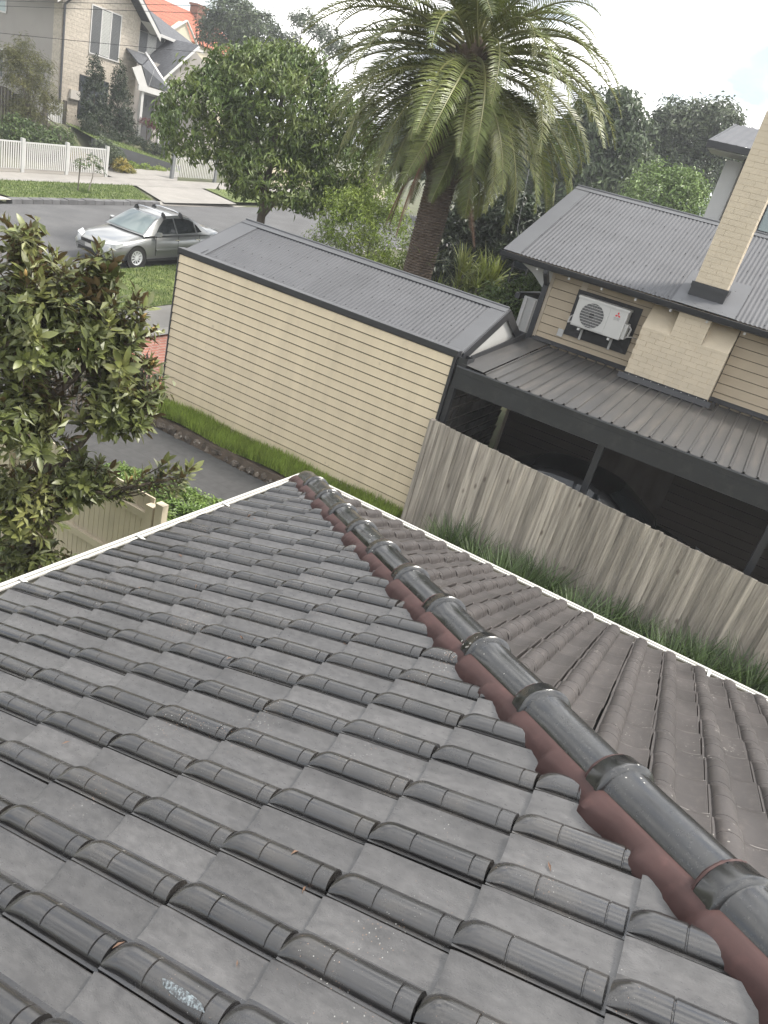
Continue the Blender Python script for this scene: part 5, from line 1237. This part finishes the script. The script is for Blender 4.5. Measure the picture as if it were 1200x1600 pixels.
# retaining wall
rw = thing('retaining_wall', 'dark grey rendered retaining wall holding up the front lawn', 'wall', (32, 33, 1.8))
obj('wall', MB().hexa([(28.4, 33.0, 1.5), (34.4, 32.8, 1.5), (34.4, 33.0, 1.5), (28.4, 33.2, 1.5), (28.4, 33.0, 3.06), (34.4, 32.8, 2.60), (34.4, 33.0, 2.60), (28.4, 33.2, 3.06)]), 'retaining', rw)
# side paling fence climbing the slope
sf = thing('brown_side_fence', 'brown paling fence stepping up the garden slope in front of the stone house', 'fence', (25, 34, 2))
for i in range(34):
    t = i / 33; x = 22.6 + 4.5 * t; y = 34.4 - 1.2 * t; top = 4.35 - 1.35 * smooth01((t - .3) / .7)
    obj('paling', MB().box(x - .064, x + .064, y, y + .02, 1.6, top + .02 * (i % 2)), 'timber_and_gap_shade', sf)
obj('cap', MB().bar((22.55, 34.4, 4.38), (24.2, 33.96, 4.33), .09, .04).bar((24.2, 33.96, 4.33), (27.15, 33.2, 3.02), .09, .04), 'timber_and_gap_shade', sf)
wp = thing('white_side_gate', 'small white picket gate beside the stone house downpipe', 'gate', (30, 37.2, 3.2))
for i in range(7): obj('picket', MB().box(29.05 + i * .13, 29.14 + i * .13, 37.3, 37.32, 3.15, 4.15), 'white_trim', wp)
obj('rail', MB().box(29.0, 29.95, 37.33, 37.36, 3.95, 4.03), 'white_trim', wp)
for x in (28.85, 30.05): obj('post', MB().box(x - .08, x + .08, 37.25, 37.41, 3.0, 4.35), 'timber_and_gap_shade', wp)

# ------------------------------------------------------------------ stone house across the street
sh = thing('stone_house', 'pale limestone two storey house with dark slate gables across the street', 'house', (34, 40, 3.2))
F0 = 38.0; HX0, HX1 = 30.1, 35.3
obj('wall', MB().box(HX0, HX1, F0, F0 + .3, 2.6, 9.4), 'limestone', sh)
obj('gable_wall', MB().prism([(HX0, F0 + .001, 9.4), (HX1, F0 + .001, 9.4), ((HX0 + HX1) / 2, F0 + .001, 11.6)], (0, .29, 0)), 'limestone', sh)
obj('quoin_return', MB().box(HX0 - .004, HX0 + .002, F0, F0 + .62, 2.6, 9.4), 'limestone_side', sh)
obj('side_wall', MB().box(HX0, HX0 + .3, F0 + .31, F0 + 9, 2.6, 9.4), 'render_grey', sh)
obj('side_wall', MB().box(HX0 - .003, HX0 - .001, F0 + .62, F0 + 9, 5.9, 9.4), 'render_grey', sh)
def window(par, x0, x1, z0, z1, y, panes, bar=.06, dep=.04, hm=('shutter_grey', 'shutter', 'shutter_grey')):
    w = obj('window', MB().box(x0, x1, y - .012, y - .002, z0, z1), 'glass_dark', par); n = panes
    fr = MB().box(x0 - bar, x1 + bar, y - dep, y - .013, z1, z1 + bar).box(x0 - bar, x1 + bar, y - dep - .03, y - .013, z0 - bar, z0).box(x0 - bar, x0, y - dep, y - .013, z0, z1).box(x1, x1 + bar, y - dep, y - .013, z0, z1)
    for i in range(1, n): xx = x0 + (x1 - x0) * i / n; fr.box(xx - bar / 2, xx + bar / 2, y - dep, y - .013, z0, z1)
    obj('frame', fr, 'white_trim', w)
    for i in range(n):
        a = x0 + (x1 - x0) * i / n + bar * .5; b = x0 + (x1 - x0) * (i + 1) / n - bar * .5; ld = MB(); z = z0 + .03
        while z < z1 - .03: ld.slab([(a, y - .016, z), (b, y - .016, z), (b, y - .032, z + .055), (a, y - .032, z + .055)], .006); z += .065
        obj('shutter', ld, hm[i % 3], w)
    return w
window(sh, 31.95, 33.88, 6.98, 9.18, F0, 3)
w = obj('lower_window', MB().box(31.5, 33.4, F0 - .02, F0 - .002, 3.6, 5.76), 'glass_dark', sh); obj('frame', MB().box(31.42, 31.5, F0 - .04, F0 - .001, 3.6, 5.8).box(31.5, 33.4, F0 - .04, F0 - .021, 5.74, 5.8), 'charcoal', w)
obj('meter_box', MB().box(30.8, 31.42, F0 - .16, F0 - .002, 4.5, 4.95), 'render_light', sh)
obj('downpipe', MB().tube([(HX0 + .1, F0 - .07, 3.0), (HX0 + .1, F0 - .07, 8.75), (HX0 + .2, F0 - .45, 9.1)], .06, 8), 'steel_pipe', sh)
# main gable roof over the limestone front
apx = (HX0 + HX1) / 2; apz = 11.85
obj('roof_plane', MB().slab([(apx, F0 - .7, apz), (HX1 + .85, F0 - .7, 8.98), (HX1 + .85, F0 + 6, 8.98), (apx, F0 + 6, apz)], -.12), 'slate', sh)
obj('roof_plane', MB().slab([(HX0 - .85, F0 - .7, 8.98), (apx, F0 - .7, apz), (apx, F0 + 6, apz), (HX0 - .85, F0 + 6, 8.98)], -.12), 'slate', sh)
for a, b in (((apx, apz), (HX1 + .88, 8.95)), ((HX0 - .88, 8.95), (apx, apz))): obj('bargeboard', MB().prism([(a[0], F0 - .72, a[1] - .02), (b[0], F0 - .72, b[1] - .02), (b[0], F0 - .72, b[1] - .3), (a[0], F0 - .72, a[1] - .3)], (0, -.05, 0)), 'white_trim', sh)
obj('eave_soffit', MB().slab([(HX1, F0 - .68, 9.35), (HX1, F0, 9.35), (HX1 + .82, F0, 8.9), (HX1 + .82, F0 - .68, 8.9)], .02), 'white_paint', sh)
# recessed wing to the right
F2 = 40.0; obj('wing_wall', MB().box(HX1 - .2, 41.7, F2, F2 + .3, 2.6, 9.3), 'render_grey', sh)
window(sh, 37.15, 39.15, 7.98, 9.06, F2, 3)
obj('wing_roof', MB().slab([(HX1 + .9, F2 - .55, 9.22), (42.0, F2 - .55, 9.22), (37.0, F2 + 4.5, 11.9), (HX1 - 1.0, F2 + 4.5, 11.9)], .14), 'slate', sh)
obj('wing_gutter', MB().box(HX1 + .86, 42.05, F2 - .66, F2 - .55, 9.08, 9.24), 'white_trim', sh)
# porch: little gable roof facing the street's length, on posts
PY0 = F0 - 1.3
obj('porch_roof', MB().slab([(35.35, PY0 - .2, 7.55), (34.9, PY0 - .2, 6.1), (34.9, PY0 - .21, 6.1), (35.35, PY0 - .21, 7.55)], .01), 'white_trim', sh)
obj('porch_roof_plane', MB().slab([(34.45, PY0, 7.1), (34.95, PY0, 6.22), (37.05, PY0, 6.22), (36.2, F0, 7.7)], -.08).slab([(34.45, PY0, 7.1), (36.2, F0, 7.7), (34.4, F0, 7.72), (34.2, PY0, 7.12)], -.08), 'slate', sh)
obj('porch_fascia', MB().box(34.3, 37.1, PY0 - .1, PY0, 5.85, 6.16).prism([(33.75, PY0 - .06, 6.85), (34.35, PY0 - .06, 7.1), (35.0, PY0 - .06, 6.15), (34.3, PY0 - .06, 6.15)], (0, .05, 0)), 'white_trim', sh)
obj('porch_barge', MB().bar((36.95, PY0 - .12, 6.12), (35.75, F0 - .1, 7.9), .08, .16, (1, 0, 0)), 'white_trim', sh)
for x in (34.75, 36.35): obj('porch_post', MB().box(x - .09, x + .09, PY0 + .0, PY0 + .18, 3.2, 5.86), 'white_trim', sh)
obj('porch_wall', MB().box(35.3, 43.2, F0 + .6, F0 + .8, 2.6, 7.6), 'render_grey', sh)
for x0, x1, nm in ((35.35, 35.8, 'side_light'), (36.6, 37.5, 'front_door'), (38.2, 39.8, 'garage_opening')): obj(nm, MB().box(x0, x1, F0 + .55, F0 + .598, 3.2, 5.75), 'door_dark', sh)
obj('porch_floor', MB().box(34.4, 39, PY0 - .2, F0 + .6, 2.9, 3.22), 'concrete', sh)
for x in (35.0, 36.55): obj('wall_lamp', MB().box(x, x + .14, PY0 - .14, PY0 - .02, 5.1, 5.45), 'charcoal', sh)
# second gable to the right of the porch
obj('garage_gable', MB().prism([(37.0, F0 - .2, 6.7), (42, F0 - .2, 6.7), (42, F0 - .2, 7.9), (39.6, F0 - .2, 8.9)], (0, .3, 0)), 'render_grey', sh)
obj('garage_wall', MB().box(37.6, 42, F0 - .1, F0 + .5, 5.7, 6.7), 'render_grey', sh)
obj('garage_roof', MB().slab([(36.7, F0 - .5, 6.72), (39.5, F0 - .5, 9.25), (39.5, F2, 9.25), (36.7, F2, 6.72)], .12), 'slate', sh)
obj('garage_barge', MB().bar((36.7, F0 - .52, 6.62), (39.5, F0 - .52, 9.15), .06, .3, (0, 1, 0)), 'white_trim', sh)
w = obj('side_window', MB().box(HX0 - .03, HX0 - .005, F0 + 4.4, F0 + 5.4, 7.75, 9.1), 'glass_pale', sh); obj('frame', MB().box(HX0 - .05, HX0 - .031, F0 + 4.35, F0 + 5.45, 7.68, 7.76).box(HX0 - .05, HX0 - .031, F0 + 4.33, F0 + 4.41, 7.77, 9.1), 'white_trim', w)
w = obj('side_window', MB().box(HX0 - .03, HX0 - .005, F0 + 4.6, F0 + 5.6, 4.6, 5.9), 'glass_dark', sh); obj('frame', MB().box(HX0 - .05, HX0 - .031, F0 + 4.55, F0 + 5.65, 5.9, 5.98), 'white_trim', w)
# red tiled house beyond
rh_ = thing('red_roof_house', 'cream house with red tiled roof and brick chimney behind the slate gables', 'house', (62, 62, 4))
obj('wall', MB().box(57.4, 70, 60, 66, 3, 11.9), 'cream_render', rh_)
obj('gable_wall', MB().prism([(57.4, 60.0, 11.9), (57.4, 64.4, 11.9), (57.4, 62.2, 14.1)], (.2, 0, 0)), 'cream_render', rh_)
obj('roof_plane', MB().slab([(57.0, 59.6, 11.7), (70, 59.6, 11.7), (67.5, 62.2, 14.35), (57.0, 62.2, 14.35)], .15), 'terracotta', rh_)
obj('roof_plane', MB().slab([(57.0, 62.2, 14.35), (67.5, 62.2, 14.35), (70, 65, 11.7), (57.0, 65, 11.7)], .15), 'terracotta', rh_)
obj('bargeboard', MB().bar((56.95, 59.5, 11.65), (56.95, 62.2, 14.3), .08, .3, (1, 0, 0)).bar((56.95, 62.2, 14.3), (56.95, 65, 11.65), .08, .3, (1, 0, 0)), 'white_trim', rh_)
obj('porch_gable', MB().prism([(58.2, 59.0, 11.4), (62.0, 59.0, 10.6), (60.2, 59.0, 12.9)], (0, .9, 0)), 'cream_render', rh_)
obj('porch_barge', MB().bar((57.9, 58.9, 11.5), (60.2, 58.9, 13.05), .1, .25, (0, 1, 0)).bar((60.2, 58.9, 13.05), (62.4, 58.9, 11.0), .1, .25, (0, 1, 0)), 'white_trim', rh_)
obj('chimney', MB().box(64.2, 65.6, 61.6, 62.6, 13.2, 15.0).box(64.1, 65.7, 61.5, 62.7, 15.0, 15.2), 'brick_brown', rh_)
obj('skylight', MB().slab([(65.4, 60.9, 13.2), (66.2, 60.9, 13.2), (66.2, 61.6, 13.9), (65.4, 61.6, 13.9)], -.06), 'glass_pale', rh_)
# ------------------------------------------------------------------ garden planting across the street
tree('feathery_tree', 'wispy olive green young tree left of the stone house corner', 'tree', (24.9, 33.2, 1.9), [(24.3, 33.2, 4.9, .8, .8, 1.1), (25.2, 33.2, 4.6, .8, .7, .9), (24.5, 33.2, 6.0, .45, .45, .7), (25.4, 33.2, 5.6, .5, .5, .5), (25.9, 33.1, 4.1, .5, .5, .6), (23.9, 33.3, 5.4, .5, .5, .8), (24.7, 33.2, 3.7, 1., .8, .6)], 6500, .22, .028, 'leaf_olive', 61, rad=.06, clump=9, crad=.3, droop=.2, shell=(.3, 1.05))
shrub('bushy_shrub', 'dense green shrub below the wispy tree behind the picket fence', (25.0, 32.0, 1.9), [(24.6, 32.0, 2.6, .9, .7, .7), (25.5, 31.9, 2.7, .8, .7, .7), (23.6, 32.2, 2.7, .9, .7, .8), (26.0, 32.0, 2.3, .5, .5, .5)], 5200, .14, .06, 'leaf_mid', 62, crad=.2)
shrub('yellow_shrub', 'low golden yellow shrub just behind the picket fence', (26.3, 31.2, 1.9), [(26.0, 31.1, 2.25, .7, .4, .3), (26.8, 31.1, 2.15, .5, .4, .28)], 1800, .1, .05, 'leaf_yellow', 63, crad=.12)
shrub('grey_green_shrub', 'rounded grey green shrub left of the sloping lawn', (28.6, 32.0, 1.9), [(28.2, 32.0, 2.7, .7, .6, .7), (28.9, 32.0, 2.5, .6, .5, .5)], 3000, .12, .05, 'leaf_bg2', 64, crad=.16)
shrub('variegated_shrub', 'yellow flecked shrub at the top of the driveway beside the picket fence', (28.9, 31.4, 1.9), [(28.7, 31.3, 2.2, .55, .4, .4), (29.2, 31.4, 2.05, .4, .35, .35)], 1500, .1, .05, 'leaf_yellow', 65, crad=.12)
shrub('column_shrub', 'left of two tall columnar dark shrubs against the limestone wall', (31.2, 36.4, 3.1), [(31.2, 36.4, 4.6, .85, .6, 1.5), (31.0, 36.3, 5.9, .45, .4, 1.1), (31.6, 36.3, 3.9, .8, .5, .8)], 5500, .13, .06, 'leaf_dark', 66, crad=.16, group='columnar shrubs by the stone house')
shrub('column_shrub', 'right of two tall columnar dark shrubs, beside the porch', (32.9, 36.4, 3.1), [(32.9, 36.4, 4.5, .75, .6, 1.4), (32.6, 36.3, 5.8, .42, .4, 1.1), (33.3, 36.3, 3.9, .7, .5, .8)], 5500, .13, .06, 'leaf_dark', 67, crad=.16, group='columnar shrubs by the stone house')
shrub('low_hedge', 'low dark hedge at the foot of the columnar shrubs', (31.9, 36.0, 2.9), [(30.6, 35.7, 3.3, .7, .5, .45), (31.8, 35.8, 3.25, .8, .5, .4), (33.0, 35.9, 3.25, .8, .5, .4), (34.0, 36.0, 3.2, .6, .5, .35), (30.0, 35.3, 3.5, .6, .5, .6)], 5000, .12, .05, 'leaf_dark', 68, cat='hedge', crad=.14)
shrub('ball_hedge', 'clipped rounded dark hedge on the sloping lawn by the porch', (34.3, 34.9, 2.8), [(34.0, 34.9, 3.1, .55, .45, .38), (34.7, 34.9, 3.05, .55, .45, .38)], 3400, .08, .035, 'leaf_dark', 69, cat='hedge', crad=.08, shell=(.85, 1.))
shrub('red_maple', 'small dark red leaved maple in front of the porch posts', (34.9, 36.2, 3.1), [(34.8, 36.2, 4.3, .5, .4, .3), (35.3, 36.1, 4.2, .45, .4, .25)], 900, .1, .05, 'leaf_red', 70, crad=.15)
shrub('border_plants', 'low yellow green border planting along the foot of the dark retaining wall', (31.5, 32.6, 1.9), [(29.6, 32.7, 2.2, .5, .25, .25), (30.6, 32.65, 2.2, .5, .25, .22), (31.6, 32.6, 2.22, .5, .25, .22), (32.6, 32.55, 2.25, .5, .25, .2), (33.6, 32.5, 2.3, .4, .25, .25)], 2600, .1, .045, 'leaf_light', 71, crad=.1)
sap = thing('sapling', 'thin staked sapling on the far nature strip', 'sapling', (22.75, 26.6, street(22.75) + .15))
zb = street(22.75) + .15
obj('trunk', MB().tube([(22.75, 26.6, zb - .05), (22.95, 26.6, zb + .6), (22.98, 26.6, zb + 1.3)], [.025, .02, .01], 6), 'bark_grey', sap)
obj('stake', MB().bar((22.35, 26.7, zb), (22.4, 26.7, zb + 1.2), .035, .035, (1, 0, 0)), 'timber_and_gap_shade', sap)
obj('crown', crown([(22.95, 26.6, zb + 1.25, .35, .3, .3), (22.4, 26.6, zb + 1.05, .3, .25, .25), (23.3, 26.6, zb + .95, .2, .2, .2)], 240, .13, .045, 72, clump=5, crad=.1), 'leaf_mid', sap)
obj('mulch_grass', blades((22.4, 22.8, 26.4, 26.8), lambda x, y: zb - .02, 260, .16, .02, 3), 'grass_blade', sap)

# ------------------------------------------------------------------ background trees, walls and wires
BT = 'background trees'
tree('background_tree', 'broad dark tree standing behind the corrugated ridge right of the palm', 'tree', (46.5, 13.3, 2.5), [(46.3, 14.4, 8.3, 3.0, 3.0, 2.6), (46.8, 11.9, 8.0, 2.8, 2.6, 2.8), (46.3, 13.0, 10.6, 2.4, 2.3, 1.9), (46.0, 15.6, 6.4, 2.4, 2.4, 2.0), (46.0, 12.2, 6.0, 2.8, 2.8, 2.0)], 34000, .38, .17, 'leaf_bg', 81, rad=.4, clump=12, crad=.5, group=BT, droop=.6)
tree('background_tree', 'hazy tall tree with open airy crown nearest the brick chimney top', 'tree', (57, 10.6, 3), [(57, 11.2, 12.6, 2.2, 2.2, 1.9), (57, 9.2, 13.3, 1.9, 1.9, 1.5), (57, 12.6, 11.0, 2.4, 2.2, 2.2), (57, 8.4, 11.7, 1.6, 1.6, 1.2), (57, 10.6, 9.8, 2.4, 2.6, 2.2)], 20000, .34, .14, 'leaf_bg2', 82, rad=.35, clump=10, crad=.5, group=BT, shell=(.35, 1.05))
tree('background_tree', 'fresh lime green tree directly behind the corrugated roof beside the addition', 'tree', (38, 6.9, 2), [(38, 7.2, 7.2, 1.8, 1.8, 1.7), (38.2, 5.9, 6.7, 1.6, 1.5, 1.5), (37.8, 7.9, 5.7, 1.5, 1.5, 1.3), (38, 6.4, 8.0, 1.1, 1.1, .8)], 11000, .2, .08, 'leaf_lime', 83, rad=.2, clump=11, crad=.35, group=BT)
tree('background_tree', 'low dark tree line piece seen between airy tree and chimney', 'tree', (75, 8.0, 4), [(75, 7.0, 12.4, 3.2, 3.2, 1.8), (75, 11, 11.8, 3, 3.4, 2.2), (75, 3.5, 12.6, 3, 3, 1.9)], 10000, .42, .2, 'leaf_bg', 84, rad=.4, clump=10, crad=.6, group=BT)
tree('background_tree', 'dark tree filling the gap behind the palm crown', 'tree', (46, 21.5, 3), [(46, 21, 7.6, 3.2, 3.0, 2.6), (46, 24, 7.0, 2.8, 2.8, 2.4), (46, 18.3, 8.2, 2.8, 2.6, 2.9), (46, 22.5, 9.4, 2.4, 2.4, 1.6)], 22000, .38, .17, 'leaf_bg', 85, rad=.4, clump=12, crad=.5, group=BT)
tree('background_tree', 'dark rounded tree beside the red tiled roof', 'tree', (58, 50.5, 4), [(58, 51.5, 13.6, 2.0, 2.2, 2.2), (58.5, 49, 12.8, 2.2, 2.4, 2.0), (58, 53, 12.4, 1.8, 1.8, 1.8)], 9000, .34, .14, 'leaf_bg', 86, rad=.35, clump=11, crad=.5, group=BT)
tree('background_tree', 'thin gum tree with bare twigs above the street tree crown', 'tree', (60, 45.2, 4), [(60, 45.5, 14.8, 1.4, 1.5, 1.1), (60, 43.2, 14.2, 1.6, 1.6, 1.0), (60, 41.5, 13.2, 1.8, 1.8, 1.3), (60, 46.4, 13.0, 1.5, 1.5, 1.2)], 4200, .3, .1, 'leaf_bg2', 87, rad=.22, clump=8, crad=.5, group=BT, shell=(.2, 1.05))
fw = thing('rendered_front_fence', 'pale rendered front fence with posts glimpsed between street tree and palm trunk', 'fence', (40, 27.5, 3))
for i in range(5):
    x = 39.2 + i * 3.0; z = street(min(x, 42)) + .15
    obj('panel', MB().box(x + .18, x + 2.82, 30.3, 30.45, z - .6, z + 1.5), 'cream_render', fw); obj('post', MB().box(x - .17, x + .17, 30.2, 30.55, z - .6, z + 1.75), 'cream_render', fw)
lw = thing('low_stone_wall', 'low dark stone wall under the bright green feathery shrub', 'wall', (20.6, 13.6, .8))
rl = random.Random(5)
obj('core', MB().box(20.35, 20.5, 12.3, 14.4, .4, 2.42), 'joint_dark', lw)
for j in range(5):
    y = 12.3 - .1 * (j % 2)
    while y < 14.4:
        w = rl.uniform(.28, .5); a, b = max(y, 12.3) + .012, min(y + w, 14.42) - .012
        if b - a > .08: obj('stone', MB().box(20.27 + rl.uniform(-.02, .02), 20.52, a, b, 1.32 + j * .22, 1.32 + j * .22 + .205), 'stone_dark', lw)
        y += w
def wire(a, b, sag, label):
    a, b = Vector(a), Vector(b); o = obj('power_line', MB().tube([a.lerp(b, t / 16) - Vector((0, 0, sag * 4 * (t / 16) * (1 - t / 16))) for t in range(17)], .008, 5), 'wire'); tag(o, label, 'power line', 'overhead lines across the street')
wire((10.0, 31.0, 4.4), (23.6, 19.2, 7.75), .1, 'lowest overhead wire crossing the limestone wall')
wire((12.0, 30.0, 4.9), (24.9, 17.1, 9.6), .0, 'middle overhead wire crossing above the tall shuttered window')
wire((14.0, 28.9, 5.6), (27.5, 16.8, 10.6), .0, 'overhead wire running just over the slate roof to the palm')
wire((19.5, 25.6, 9.2), (29.0, 17.0, 11.0), .0, 'topmost overhead wire above the street tree')
o = obj('service_wire', MB().tube([(21.0, 7.6, 6.3), (15.0, 5.3, 4.95), (14.2, 4.95, 4.82)], .005, 5), 'steel_pipe'); tag(o, 'thin service wire running to the corrugated roof verge', 'cable')

# ------------------------------------------------------------------ thin bright haze over the far trees
hz = MB().box(-85, 405, -85, 325, -2.5, 17.5)
hm = bpy.data.materials.new('haze'); hm.use_nodes = True; hn = hm.node_tree; hn.nodes.clear()
ho = hn.nodes.new('ShaderNodeOutputMaterial'); hv = hn.nodes.new('ShaderNodeVolumePrincipled'); hv.inputs['Color'].default_value = (.93, .96, 1, 1); hv.inputs['Density'].default_value = .0011; hv.inputs['Anisotropy'].default_value = 0.
hn.links.new(hv.outputs[0], ho.inputs['Volume']); MATS['haze'] = hm
o = obj('haze', hz, 'haze'); o['kind'] = 'stuff'; o['label'] = 'thin pale haze in the air over the street'; o['category'] = 'haze'
